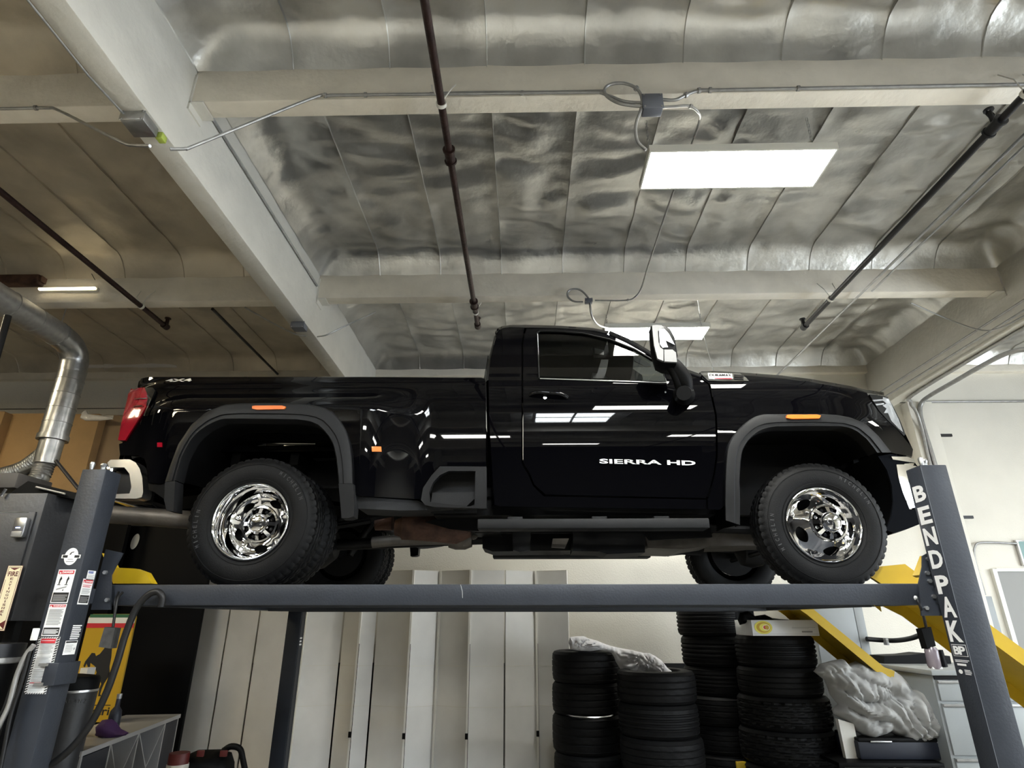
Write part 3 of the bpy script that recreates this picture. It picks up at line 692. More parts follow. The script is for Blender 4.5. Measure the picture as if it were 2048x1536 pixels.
MB().prism([(PY(1838, 1150, 3.4).x, 3.40, PY(1838, 1150, 3.4).z), (PY(1846, 1154, 3.4).x, 3.40, PY(1846, 1154, 3.4).z), (PY(1862, 1122, 3.4).x, 3.40, PY(1862, 1118, 3.4).z), (PY(1854, 1114, 3.4).x, 3.40, PY(1854, 1110, 3.4).z)], (0, .06, 0)).build('stop_arm', M_YEL, lift, smooth=0)
p = PY(1487, 1530, FY0); MB().box(p+Vector((-.07, -.03, -.14)), p+Vector((.03, 0, .03)), bev=.005).build('latch_tab', M_YEL, fr)
# lettering on the near right post
for s, yt, yb, xc in (('B', 970, 1004, 1839), ('E', 1012, 1049, 1850), ('N', 1054, 1091, 1862), ('D', 1099, 1137, 1874), ('P', 1150, 1188, 1886), ('A', 1193, 1235, 1900), ('K', 1241, 1284, 1913)):
    zt = PX(xc, yt, RX0).z; zb = PX(xc, yb, RX0).z
    m = MB(); m.text(s, (RX0-.0015, NY1-.022, zb), (0, -1, 0), (0, 0, 1), zt-zb, wid=.098, bold=.035); m.build('lettering', M_WHITE, pr, smooth=0)
zt = PX(1918, 1289, RX0).z; zb = PX(1923, 1313, RX0).z; h = zt-zb
sticker('logo_decal', pr, (RX0, NY1-.02, zb), (0, -1, 0), (0, 0, 1), .105, h, [('r', .03, .05, .97, .95, 1), ('t', 'B', .10, .14, .50, .86, 0, .04), ('t', 'P', .46, .14, .90, .86, 0, .04)], [M_WHITE, M_LIFT])
zb2 = PX(1935, 1352, RX0).z
sticker('small_print', pr, (RX0, NY1-.02, zb2), (0, -1, 0), (0, 0, 1), .105, zb-zb2-.01, lines(.02, .80, .98, .97, 2, 0)+lines(.1, .58, .8, .72, 1, 0, .9)+[('p', [(.08+.14*(1+cos(a))/1, .22+.13*sin(a)) for a in [i*pi/6 for i in range(12)]], 0)]+lines(.5, .08, .95, .40, 4, 0), [M_WHITE], base=None)
# far posts: the same lettering seen narrow
for s, zz in (('K', 1.50), ('A', 1.68)):
    MB().text(s, (2.0735, FY1-.012, zz), (0, -1, 0), (0, 0, 1), .13, wid=.09, bold=.035).build('lettering', M_WHITE, fr, smooth=0)
sticker('small_print', fr, (2.075, FY1-.02, 1.24), (0, -1, 0), (0, 0, 1), .08, .22, lines(.1, .70, .9, .98, 1, 0, .8)+lines(.1, .05, .9, .6, 5, 0), [M_WHITE], base=None)
for s, zz in (('K', 1.50), ('A', 1.68)):
    MB().text(s, (-2.2035, FY0+.02, zz), (0, 1, 0), (0, 0, 1), .13, wid=.09, bold=.035).build('lettering', M_WHITE, fl, smooth=0)
sticker('small_print', fl, (-2.205, FY0+.02, 1.20), (0, 1, 0), (0, 0, 1), .08, .26, lines(.1, .70, .9, .98, 1, 0, .8)+lines(.1, .05, .9, .6, 5, 0), [M_WHITE], base=None)
# stickers on the near left post, front face
def zf(y, x=130): return PY(x, y, NY0).z
SM = [M_WHITE, M_RDPR, M_PRINTK, M_PRINTG, M_BLUEP]
cz = zf(1113, 142); ci = [(.5+.36*cos(a), .5+.48*sin(a)) for a in [i*pi/12 for i in range(24)]]
sticker('round_emblem', pl, (LX0+.018, NY0, cz-.045), (1, 0, 0), (0, 0, 1), .10, .09, [('p', ci, 0), ('r', 0, .40, 1, .60, 0), ('r', .06, .43, .32, .57, 2), ('r', .68, .43, .94, .57, 2), ('p', [(.38, .60), (.46, .74), (.62, .78), (.58, .72), (.50, .70), (.46, .60)], 2), ('r', .36, .34, .64, .36, 2), ('r', .30, .20, .70, .24, 3)], SM, base=None)
zt, zb = zf(1139), zf(1206); H = zt-zb
def tri(u, v, s, k): return ('p', [(u, v), (u+s, v), (u+s/2, v+s*.45)], k)
sticker('danger_label', pl, (LX0+.022, NY0, zb), (1, 0, 0), (0, 0, 1), .09, H, [('r', .06, .86, .94, .97, 1), tri(.09, .875, .13, 0), ('t', 'DANGER', .26, .885, .90, .95, 0, .03),
    ('p', [(.20, .55), (.26, .56), (.28, .66), (.34, .72), (.26, .80), (.20, .70)], 2), ('p', [(.62, .55), (.68, .56), (.70, .66), (.76, .72), (.68, .80), (.62, .70)], 2), ('r', .14, .53, .32, .55, 2), ('r', .56, .53, .74, .55, 2),
    ('p', [(.14, .38), (.70, .46), (.72, .50), (.16, .42)], 3), ('p', [(.50, .36), (.58, .36), (.56, .42)], 2), ('r', .05, .03, .95, .31, 2)]+lines(.1, .06, .9, .26, 6, 3), SM)
zt, zb = zf(1208), zf(1272); H = zt-zb
sticker('danger_label', pl, (LX0+.022, NY0, zb), (1, 0, 0), (0, 0, 1), .09, H, [('r', .05, .90, .95, .98, 1), tri(.07, .905, .12, 0), ('t', 'WARNING', .24, .915, .90, .965, 0, .03)]+lines(.1, .34, .9, .86, 14, 3)+[('r', .05, .04, .95, .26, 2)]+lines(.1, .07, .9, .22, 5, 0), SM)
zt, zb = zf(1274), zf(1388, 70); H = zt-zb
hz = []
n = 22
for i in range(n):
    v = i/n
    for u in (0.0, .88): hz.append(('p', [(u, v), (u+.12, v+.022), (u+.12, v+.045), (u, v+.023)], 2))
for i in range(9): hz.append(('p', [(.02+i*.11, 0), (.06+i*.11, 0), (.10+i*.11, .022), (.06+i*.11, .022)], 2))
for i in range(9): hz.append(('p', [(.02+i*.11, .978), (.06+i*.11, .978), (.10+i*.11, 1), (.06+i*.11, 1)], 2))
sticker('striped_label', pl, (LX0+.014, NY0, zb), (1, 0, 0), (0, 0, 1), .108, H, hz+[('r', .16, .89, .84, .97, 1), ('r', .2, .93, .8, .94, 0)]+lines(.18, .70, .82, .88, 8, 3, .35)+lines(.18, .46, .82, .68, 9, 3, .3)+lines(.18, .22, .82, .44, 8, 3, .35)+[('r', .16, .185, .84, .20, 1)]+lines(.18, .05, .82, .17, 6, 3, .3), SM)
# side face
def zs(x, y): return PX(x, y, LX1).z
zt, zb = zs(180, 1141), zs(176, 1160); sticker('notice_label', pl, (LX1, NY0+.055, zb), (0, 1, 0), (0, 0, 1), .062, zt-zb, [('r', .1, .70, .70, .93, 4), ('t', 'NOTICE', .15, .76, .65, .88, 0)]+lines(.1, .06, .9, .6, 5, 3, .3), SM)
zt, zb = zs(176, 1158), zs(165, 1209); sticker('danger_label', pl, (LX1, NY0+.035, zb), (0, 1, 0), (0, 0, 1), .080, zt-zb, [('r', .06, .84, .94, .96, 1), tri(.08, .85, .14, 0), ('t', 'DANGER', .26, .865, .9, .935, 0, .03)]+lines(.1, .68, .9, .80, 2, 1, .4)+lines(.12, .42, .88, .64, 5, 3, .4)+[('r', .07, .06, .93, .36, 2)]+lines(.12, .1, .88, .32, 5, 3, .4), SM)
zt, zb = zs(153, 1247), zs(148, 1280); sticker('data_plate', pl, (LX1, NY0+.045, zb), (0, 1, 0), (0, 0, 1), .065, zt-zb, lines(.0, .05, 1, .95, 8, 0, .6), SM, base=None)
zt, zb = zs(148, 1281), zs(140, 1309); sticker('data_plate', pl, (LX1, NY0+.022, zb), (0, 1, 0), (0, 0, 1), .086, zt-zb, [('r', .05, .84, .95, .96, 2)]+lines(.1, .2, .7, .78, 5, 3, .3)+[('p', [(.8, .3), (.9, .36), (.88, .5), (.78, .46)], 3)], SM)

# ================================================================ TRUCK
YC = 4.87
truck = empty('pickup_truck', (.1, YC, 1.66), 'black heavy duty pickup truck with chrome wheels raised on the lift', 'truck')
def herm(x, pts):
    if x <= pts[0][0]: return pts[0][1]
    if x >= pts[-1][0]: return pts[-1][1]
    for i in range(len(pts)-1):
        if x <= pts[i+1][0]:
            x0, y0 = pts[i]; x1, y1 = pts[i+1]
            s = (y1-y0)/(x1-x0)
            m0 = (y1-pts[i-1][1])/(x1-pts[i-1][0]) if i > 0 else s
            m1 = (pts[i+2][1]-y0)/(pts[i+2][0]-x0) if i+2 < len(pts) else s
            h = x1-x0; t = (x-x0)/h
            return (2*t**3-3*t*t+1)*y0+(t**3-2*t*t+t)*h*m0+(-2*t**3+3*t*t)*y1+(t**3-t*t)*h*m1
def ss(a, b, x):
    t = min(1, max(0, (x-a)/(b-a))); return t*t*(3-2*t)
SEC = [(1.85, .96), (2.05, .972), (2.18, .986), (2.24, .992), (2.30, 1.000), (2.45, 1.012), (2.62, 1.022), (2.80, 1.020), (2.93, 1.008), (3.02, .990), (3.07, .972), (3.20, .940), (3.40, .888), (3.55, .842), (3.66, .79)]
SECB = [(1.85, .95), (2.1, .975), (2.3, 1.0), (2.6, 1.012), (2.9, 1.012), (2.99, 1.003), (3.04, .992), (3.075, .985), (3.10, .962), (3.13, .93)]
SECF = [(1.85, .95), (2.1, .97), (2.3, .995), (2.6, 1.01), (2.85, 1.010), (2.97, .992), (3.06, .955), (3.13, .90), (3.25, .84)]
def hw_cab(X, Z): return herm(Z, SEC) - .05*ss(-.30, -.42, X)*(1 if Z > 2.1 else 0)
def hw_bed(X, Z):
    h = herm(Z, SECB)
    b = .20*ss(-.62, -1.06, X)*(1-ss(-2.30, -2.72, X)*.85)*(1-ss(2.80, 3.02, Z))
    t = min(1.3, max(0, -2.42-X)/.42)
    return h+b-.13*t*t-.02*ss(2.98, 2.92, Z)*ss(2.2, 2.6, Z)*0
def hw_fen(X, Z):
    t = min(1.3, max(0, X-2.02)/.72)
    return herm(Z, SECF)+.02*ss(2.9, 2.7, Z)-.27*t*t
def onsurf(px_, hwf, off=0.0):
    Y = YC-1.0
    for _ in range(30):
        p = PY(px_[0], px_[1], Y); Y = min(YC-.35, max(YC-1.4, .5*Y+.5*(YC-hwf(p.x, p.z)-off)))
    return PY(px_[0], px_[1], Y)
def dn(px, step=14.0, closed=False):
    out = []; n = len(px)
    for i in range(n if closed else n-1):
        a = px[i]; b = px[(i+1) % n]; m = max(1, int(hypot(b[0]-a[0], b[1]-a[1])/step))
        for j in range(m): out.append((a[0]+(b[0]-a[0])*j/m, a[1]+(b[1]-a[1])*j/m))
    if not closed: out.append(px[-1])
    return out
def side(name, px, hwf, m, parent=None, step=.028, flange=.016, off=0.0, mirror=True, holes=(), label=None, far_only=False):
    parent = parent or truck
    ol = [onsurf(p, hwf, off) for p in dn(px, 14, True)]; hs = [[onsurf(p, hwf, off) for p in dn(h, 14, True)] for h in holes]
    V, F = cdt([(p.x, p.z) for p in ol], [[(p.x, p.z) for p in h] for h in hs], step)
    out = []
    for s in ((-1, 1) if mirror else (-1,)):
        mb = MB(); vs = [Vector((v.x, YC+s*(hwf(v.x, v.y)+off), v.y)) for v in V]
        mb.add(vs, [f if s < 0 else f[::-1] for f in F])
        if flange:
            bd = boundary(F); n = len(mb.v); idx = {}
            for a, b in bd:
                for q in (a, b):
                    if q not in idx: idx[q] = len(mb.v); mb.v.append(vs[q]-Vector((0, s*flange, 0)))
            for a, b in bd:
                f = (a, idx[a], idx[b], b); mb.f.append(f if s < 0 else f[::-1]); mb.m.append(0)
        out.append(mb.build(name, m, parent, smooth=40, label=label))
    return out
def mir(p): return Vector((p.x, 2*YC-p.y, p.z))
def loft(curve, n=24, cz=0.0, cx=0.0, pw=2.0, s0=0.0, s1=1.0):
    rows = []
    for i in range(n+1):
        s = s0+(s1-s0)*i/n; b = 1-abs(2*s-1)**pw; r = []
        for p in curve:
            q = mir(p); r.append(Vector((p.x+cx*b, p.y+(q.y-p.y)*s, p.z+cz*b)))
        rows.append(r)
    return rows
# --- bed side
flR_o = [(330, 964), (340, 932), (356, 889), (382, 850), (412, 824), (447, 809.5), (480, 806.5), (526, 806), (580, 806.5), (623, 809.5), (648, 815), (666, 824), (680, 840), (692, 860), (699, 885), (703, 909), (705, 940), (706, 967)]
flR_i = [(351, 961), (363, 915), (382, 879.5), (397, 864), (412, 853), (428, 845), (444, 839), (480, 838.5), (526, 839), (591, 840), (608, 842), (623, 845), (636, 851), (646, 860), (657, 873), (666, 889), (672, 915), (675, 940), (677, 967)]
bed_px = [(275, 774), (277, 764), (283, 757), (294, 754.5), (720, 754.5), (962, 756), (969, 758), (971.5, 764), (972, 932), (880, 931), (862, 950), (846, 974), (843, 998), (835, 998), (720, 992), (709, 989)] + flR_o[::-1] + [(320, 968), (296, 965), (293, 930), (289, 918), (277, 911), (240, 911), (238, 888), (252, 884), (272, 850), (297, 812), (302, 790), (297, 777)]
side('bed_side', bed_px, hw_bed, M_PAINT)
# rail cap along the top of the bed
cap = [onsurf(p, hw_bed) for p in dn(((277, 764), (283, 757), (294, 754.5), (500, 754.5), (720, 754.5), (962, 756), (969, 758)))]
for s in (0, 1):
    r0 = cap; rows = [r0, [p+Vector((0, .02, .012)) for p in r0], [p+Vector((0, .055, .014)) for p in r0], [p+Vector((0, .075, .0)) for p in r0], [p+Vector((0, .075, -.45)) for p in r0]]
    if s: rows = [[mir(p) for p in r] for r in rows][::-1]
    MB().grid(rows).build('bed_rail', M_BLK if False else M_PAINT, truck, smooth=50)
xb0, xb1 = -2.70, -.52
MB().box((xb0, YC-.86, 2.60), (xb1, YC+.86, 2.64)).box((xb1-.03, YC-.86, 2.64), (xb1, YC+.86, 3.06)).box((xb0-.02, YC-.80, 2.64), (xb0+.02, YC+.80, 3.06)).build('bed_floor', M_PAINT, truck, smooth=0)
for k in range(5): MB().box((-2.5+k*.42, YC-.80, 2.52), (-2.44+k*.42, YC+.80, 2.60)).build('bed_cross_member', M_UNDER, truck, smooth=0)
# tailgate and rear corners
tc = [onsurf(p, hw_bed) for p in ((277, 764), (275, 776), (255, 801), (240, 880), (238, 911), (277, 911))]
tg = [Vector((tc[0].x, tc[0].y, tc[0].z+.01)), Vector((tc[1].x-.02, tc[0].y+.01, tc[1].z)), Vector((tc[1].x-.07, tc[1].y+.02, 2.9)), Vector((tc[3].x+.0, tc[3].y+.03, tc[3].z)), Vector((tc[3].x+.01, tc[3].y+.03, 2.45))]
MB().grid(loft(tg, 24, 0, -.09, 4)).build('tailgate', M_PAINT, truck, smooth=50)
# --- tail lamps
tl_px = [(262, 777), (280, 775.5), (294, 775), (300, 790), (294, 811), (272, 846), (250, 881), (236, 880), (244, 840), (254, 801)]
for t in side('tail_lamp', tl_px, hw_bed, M_RED, off=.012, flange=.06): pass
t = [o for o in truck.children if o.name.startswith('tail_lamp')][0]
for q in ([(289, 775), (305, 775), (310, 781), (303, 797), (292, 812), (296, 792)],):
    side('lamp_surround', q, hw_bed, M_BLK, parent=truck, off=.016, flange=.03)
for q in ([(293, 791), (296, 790), (303, 797), (289, 832), (287, 831), (300, 799)], [(268, 797), (293, 796), (293, 797.5), (268, 799)], [(266, 812), (285, 810), (285, 812), (266, 814)]):
    side('lamp_insert', q, hw_bed, M_CHROME, parent=t, off=.020, flange=.004, mirror=False)
# --- badges and small lamps
def badge(name, s, a, b, hwf, h, m=M_BADGE, parent=None, bold=.03, depth=.004):
    A = onsurf(a, hwf, .006); B = onsurf(b, hwf, .006); R = (B-A); L = R.length; R.normalize(); n = Vector((0, -1, 0)); U = Vector((0, 0, 1)); U = (U-R*U.dot(R)).normalized()
    mb = MB(); mb.text(s, A, R, U, h, wid=L, bold=bold, depth=depth); mb.text(s, A, R, U, h, wid=L, bold=bold, depth=0)
    return mb.build(name, m, parent or truck, smooth=0)
badge('badge', '4X4', (331, 764), (383, 763), hw_bed, .022)
for x0, x1, ya, yb, mm, hf in ((502, 572, 811, 819, M_AMBER, hw_bed), (1572, 1643, 829, 837.5, M_AMBER, hw_fen)):
    side('marker_lamp', [(x0+2, ya+1), (x0+8, ya), (x1-8, ya), (x1-1, ya+2), (x1-4, yb-1), (x0+12, yb), (x0+2, yb-2)], hf, mm, off=.055, flange=.02)
side('marker_lamp', [(743, 893), (762, 893), (763, 903), (744, 903)], hw_bed, M_AMBER, off=.006)
side('marker_lamp', [(314, 885), (324, 885), (324, 894), (314, 894)], hw_bed, M_RED, off=.006)
# --- flares
def flare(outer, inner, hwf, outs, name='wheel_arch_flare', deep=.10, N=64, ext=None):
    def rs(L):
        L = [Vector((*p, 0)) for p in L]; d = [0]
        for i in range(1, len(L)): d.append(d[-1]+(L[i]-L[i-1]).length)
        out = []; j = 0
        for i in range(N+1):
            s = d[-1]*i/N
            while j < len(L)-2 and d[j+1] < s: j += 1
            q = L[j].lerp(L[j+1], (s-d[j])/(d[j+1]-d[j])); out.append((q.x, q.y))
        return out
    O = rs(outer); I = rs(inner)
    def row(t, off): return [onsurf((a[0]+(b[0]-a[0])*t, a[1]+(b[1]-a[1])*t), hwf, off) for a, b in zip(O, I)]
    rows = [row(0, .0), row(.06, outs*.8), row(.35, outs), row(.62, outs*1.02), row(.68, outs*.80), row(.95, outs*.85), row(1, outs*.6)]
    last = rows[-1]; rows.append([p+Vector((0, deep, 0)) for p in last])
    for s in (0, 1):
        R = rows if not s else [[mir(p) for p in r] for r in rows][::-1]
        MB().grid(R).build(name, M_TRIM, truck, smooth=38)
    li = [p+Vector((0, deep*.7, .005)) for p in last]
    for s in (0, 1):
        R = [li, [p+Vector((0, .25, .02)) for p in li], [p+Vector((0, .58, .02)) for p in li]]
        if s: R = [[mir(p) for p in r] for r in R]
        MB().grid(R).build('wheel_liner', M_BLK, truck, smooth=60)
    return last
flare(flR_o[:1]+flR_o[1:], flR_i, hw_bed, .045)
# lower ends of the rear flare
side('flare_end', [(330, 964.5), (350, 962), (347, 1023), (333, 1021), (328, 1000)], hw_bed, M_TRIM, off=.045, flange=.10)
side('flare_end', [(677, 967.5), (706, 967.5), (709, 1010), (707, 1033), (697, 1036), (683, 1036), (680, 1000)], hw_bed, M_TRIM, off=.045, flange=.10)
# rocker behind the rear wheel, lower cover in front of it
side('rear_corner_skirt', [(296, 966), (329, 966), (331, 1000), (310, 985), (298, 980)], hw_bed, M_BLK, off=-.01)
side('bed_skirt', [(711, 992), (720, 994), (835, 1001), (858, 1011), (905, 1017), (860, 1020), (800, 1021), (716, 1017)], hw_bed, M_TRIM, off=-.04, flange=.25)
# corner step in the bed side
st_o = [(973, 933), (880, 932.5), (863, 951), (846, 976), (842, 1000), (850, 1010), (868, 1014), (973, 1017)]
side('step_surround', st_o, hw_bed, M_TRIM, off=.012, holes=[[(951, 942), (897, 942), (880, 950), (866, 965), (858, 985), (860, 1004), (938, 1013), (949, 1010)]], flange=.05)
a = onsurf((858, 980), hw_bed); b = onsurf((950, 1010), hw_bed); c = onsurf((897, 942), hw_bed)
MB().box((a.x, a.y+.13, b.z-.03), (b.x, a.y+.15, c.z+.02)).build('step_back', M_TRIM, truck, smooth=0)
MB().prism([(a.x+.01, a.y+.02, b.z-.01), (b.x-.06, a.y+.02, b.z-.01), (b.x-.002, a.y+.02, b.z+.045), (b.x-.002, a.y+.02, b.z+.085), (a.x+.02, a.y+.02, b.z+.085)], (0, .12, 0)).build('step_pad', M_TRIM, truck, smooth=0)
# --- cab
cabs_px = [(977, 757), (981, 718), (993, 670), (1000, 660), (1010, 656), (1022, 655.5), (1049, 656), (1046, 670), (1043, 688), (1043, 925), (1048, 936), (1056, 948), (1061, 960), (1066, 972), (1088, 993), (1250, 996), (1412, 999.5), (1412, 1018), (1300, 1017), (1000, 1013), (989, 1010), (984, 930), (979, 850)]
side('cab_side', cabs_px, hw_cab, M_PAINT)
win_px = [(1074, 666), (1080, 662), (1123, 663), (1168, 667), (1220, 679), (1269, 698.5), (1304, 719), (1322, 734), (1333, 765), (1200, 761), (1078, 757)]
qwin_px = [(1329, 737), (1350, 761), (1336, 765)]
door_px = [(1053, 657), (1123, 657.5), (1188, 663), (1216, 669), (1253, 686), (1285, 704), (1320, 725), (1360, 744), (1400, 757), (1417, 770), (1430, 831), (1431.5, 875), (1431.5, 913), (1427, 945), (1421, 971), (1412, 996), (1250, 992.5), (1091, 989), (1069, 969), (1064, 957), (1059, 945), (1051, 932), (1046.5, 923), (1046.5, 688), (1049, 672)]
doors = side('door', door_px, hw_cab, M_PAINT, holes=[win_px])
side('window_glass', win_px, hw_cab, M_GLASST, off=-.012, flange=0, step=.04)
# chrome-grey window moulding
def strip(name, pxs, hwf, wd, off, m, parent, mirror=False, r=.004):
    P = [onsurf(p, hwf, off) for p in pxs]
    for s in ((0, 1) if mirror else (0,)):
        MB().tube([mir(p) for p in P] if s else P, r, 6).build(name, m, parent)
strip('window_moulding', win_px+[win_px[0]], hw_cab, 0, .002, M_BLK, doors[0], r=.007)
strip('sill_moulding', [(1080, 757), (1200, 761), (1333, 765.5)], hw_cab, 0, .008, M_SATIN, doors[0], r=.0035)
strip('front_moulding', [(1321, 733), (1327, 748), (1333, 765)], hw_cab, 0, .004, M_SATIN, doors[0], r=.004)
strip('rear_moulding', [(1075, 668), (1078, 757)], hw_cab, 0, .004, M_SATIN, doors[0], r=.003)
# door handle
h = [onsurf(p, hw_cab, .028) for p in ((1060, 787), (1075, 785), (1098, 786), (1120, 788), (1135, 793))]
MB().tube(bez([h[0]+Vector((0, .03, 0)), h[1], h[2], h[3], h[4]+Vector((0, .03, 0))], 5), .016, 12).build('door_handle', M_PAINT, doors[0])
p = onsurf((1090, 795), hw_cab, .004); MB().cyl(p+Vector((0, .01, 0)), p, .012, 14).build('lock', M_SATIN, doors[0])
badge('badge', 'SIERRA HD', (1199, 927), (1391, 931), hw_cab, .031, parent=truck, bold=.025)
# sheet metal crease on the lower door
# roof
rf_px = [(993, 668), (998, 661), (1006, 657), (1020, 655), (1048, 655.5), (1123, 657), (1188, 662), (1216, 668)]
R0 = [onsurf(p, hw_cab) for p in rf_px]
sil = [onsurf(p, hw_cab, -.035) for p in ((990, 664), (996, 656), (1004, 652.5), (1020, 650), (1048, 649.5), (1123, 651.5), (1188, 656.5), (1218, 662))]
rows = [R0, sil] + loft([p+Vector((0, .05, .008)) for p in sil], 24, .035, 0, 2.6) + [[mir(p) for p in sil], [mir(p) for p in R0]]
MB().grid(rows).build('roof', M_PAINT, truck, smooth=60)
# rear wall of the cab
rw = [onsurf(p, hw_cab) for p in ((993, 668), (981, 718), (977, 757), (979, 850), (984, 930), (989, 1010))]
rw2 = [p+Vector((-.02, .04, 0)) for p in rw]
MB().grid([rw]+loft(rw2, 20, 0, -.02, 3)+[[mir(p) for p in rw]]).build('cab_rear', M_PAINT, truck, smooth=50)
a = rw2[0].lerp(rw2[1], .25)+Vector((-.045, .2, 0)); b = rw2[1].lerp(rw2[2], .9)+Vector((-.045, .2, 0))
MB().grid([[a, b], [mir(a), mir(b)]]).build('rear_window', M_GLASST, truck, smooth=0)
# A pillars and windscreen
ap_px = [(1216, 668), (1253, 684), (1285, 702), (1320, 723), (1360, 742), (1400, 756)]
A0 = [onsurf(p, hw_cab) for p in ap_px]; A1 = [onsurf((p[0]+4, p[1]-7), hw_cab, -.03) for p in ap_px]; A2 = [p+Vector((.01, .045, .0)) for p in A1]
for s in (0, 1):
    R = [A0, A1, A2, [p+Vector((-.03, .02, -.03)) for p in A2]]
    if s: R = [[mir(p) for p in r] for r in R][::-1]
    MB().grid(R).build('windscreen_pillar', M_PAINT, truck, smooth=50)
sh_ = [A2[0], A2[1], A2[1].lerp(A2[2], .5)]
MB().grid(loft([p+Vector((-.03, .01, -.035)) for p in sh_], 20, .0, .08, 2.2)).build('windscreen_header', M_INT, truck, smooth=60)
MB().grid(loft([p+Vector((-.004, 0, -.006)) for p in A2], 20, .005, .10, 2.2)).build('windscreen', M_GLASSC, truck, smooth=60)
# fender
flF_i = [(1480, 1050), (1480, 1000), (1479, 960), (1481, 925), (1484, 903), (1490, 891), (1497, 880.5), (1508, 870), (1520, 862), (1534, 857), (1550, 854), (1610, 853), (1682, 853), (1698, 856), (1712, 862), (1731, 877), (1742, 890), (1753, 905)]
flF_o = [(1450, 1040), (1449.5, 1000), (1450, 960), (1452, 922), (1454, 902), (1457, 888), (1463, 876), (1470.6, 865.5), (1483, 852), (1497, 841), (1510, 833), (1527, 828.5), (1580, 828), (1644, 828), (1675, 830), (1701, 835), (1731, 847), (1758, 873), (1783, 905)]
fen_px = [(1404, 757), (1403, 749), (1429, 748), (1493, 751.5), (1565, 757), (1622, 764), (1701, 778), (1734, 786), (1738, 797), (1757, 823), (1775, 842), (1793, 858), (1806, 873), (1826, 899), (1824, 913), (1784, 906)] + flF_o[::-1][1:-3] + [(1449.5, 1010), (1440, 1019), (1416, 1018), (1416, 998), (1425, 971), (1431, 945), (1435.5, 913), (1435.5, 875), (1434, 831), (1421, 769)]
side('front_fender', fen_px, hw_fen, M_PAINT)
flare(flF_o, flF_i, hw_fen, .040)
# liner continued down the front edge of the wheel opening
for s in (0, 1):
    li = [onsurf(p, hw_fen, -.01) for p in ((1752, 905), (1762, 918), (1776, 940), (1786, 972), (1789, 1005), (1785, 1035), (1775, 1060))]
    R = [li, [p+Vector((.01, .25, 0)) for p in li], [p+Vector((.01, .62, .0)) for p in li]]
    if s: R = [[mir(p) for p in r] for r in R]
    MB().grid(R).build('wheel_liner', M_BLK, truck, smooth=60)
MB().box((2.42, YC-.55, 2.10), (2.46, YC+.55, 2.95)).build('radiator', M_UNDER, truck, smooth=0)
# hood
hd_px = [(1403, 749), (1429, 748), (1493, 751.5), (1565, 757), (1622, 764), (1701, 778), (1734, 786), (1768, 791)]
hd_px = dn(hd_px)
H0 = [onsurf(p, hw_fen) for p in hd_px]; H1 = [onsurf((p[0], p[1]-6), hw_fen, -.035) for p in hd_px]
H2 = [p+Vector((0, .05, .012)) for p in H1]
MB().grid([H0, H1]+loft(H2, 26, .02, .03, 2.6)+[[mir(p) for p in H1], [mir(p) for p in H0]]).build('hood', M_PAINT, truck, smooth=50)
# cowl between the windscreen foot and the hood
c0 = [A1[-1]+Vector((-.02, 0, -.01)), H1[0]+Vector((.01, 0, .002))]
MB().grid(loft(c0, 16, .0, .07, 2.2)).build('cowl', M_BLK, truck, smooth=50)
# hood side badge
side('hood_vent', [(1400, 744.5), (1413, 743.5), (1480, 746.5), (1492, 755), (1498, 762), (1446, 762.5), (1416, 761)], hw_fen, M_CHROME, off=.006, flange=.01, mirror=True)
side('vent_panel', [(1416, 746), (1464, 747), (1466, 757), (1428, 758), (1418, 757)], hw_fen, M_WHITE, off=.009, flange=.002)
badge('badge', 'DURAMAX', (1419, 753.5), (1463, 753.5), hw_fen, .021, m=M_PRINTK, depth=.010)
side('badge_stripe', [(1428, 755.5), (1463, 755.5), (1464, 757.2), (1429, 757.4)], hw_fen, M_RDPR, off=.0105, flange=.001)
for k in range(3): side('vent_slat', [(1468, 749+k*3.6), (1486, 750+k*3.6), (1488, 751.8+k*3.6), (1469, 751+k*3.6)], hw_fen, M_BLK, off=.010, flange=.002)
# headlamp
hl_px = [(1739, 789), (1755, 790), (1775, 794), (1786, 812), (1799, 838), (1811, 868), (1808, 872), (1794, 857), (1776, 841), (1758, 821)]
hl = side('headlamp', hl_px, hw_fen, M_BLK, off=.002, flange=.04)
for q in ([(1745, 800), (1768, 798), (1768, 801), (1748, 803)], [(1751, 808), (1768, 806), (1768, 809), (1753, 811)], [(1766, 794), (1777, 797), (1786, 815), (1797, 838), (1806, 864), (1797, 857), (1783, 842), (1776, 826), (1768, 826), (1773, 817), (1765, 811), (1773, 807), (1766, 801)]):
    side('lamp_reflector', q, hw_fen, M_LENS, parent=hl[0], off=.006, flange=.006, mirror=False)
# front fascia, grille and bumper
g0 = [onsurf(p, hw_fen) for p in ((1768, 791), (1786, 812), (1799, 838), (1811, 868), (1826, 899), (1824, 913))]
MB().grid(loft(g0, 24, .0, .14, 2.4)).build('grille_shell', M_BLK, truck, smooth=50)
for k, t in enumerate((0, 1, 2, 3)):
    q = g0[t].lerp(g0[t+1], .6)+Vector((.012, .05, 0))
    row = loft([q], 24, 0, .14, 2.4, .02, .98); MB().tube([r[0] for r in row], .014, 8).build('grille_bar', M_CHROME, truck)
side('bumper_side', [(1756, 912), (1780, 908), (1824, 916), (1829, 925), (1792, 928), (1796, 955), (1805, 985), (1818, 1018), (1830, 1020), (1838, 1030), (1840, 1048), (1815, 1058), (1800, 1062), (1788, 1066), (1772, 1060), (1783, 1035), (1787, 1005), (1784, 972), (1774, 940)], hw_fen, mat('bumper_plastic', (.006, .0065, .008), .7, spec=0.0), off=.0)
side('bumper_chrome', [(1793, 929), (1815, 929), (1832, 932), (1840, 938), (1845, 975), (1843, 1012), (1819, 1017), (1806, 985), (1797, 955)], hw_fen, M_CHROME, off=.004)
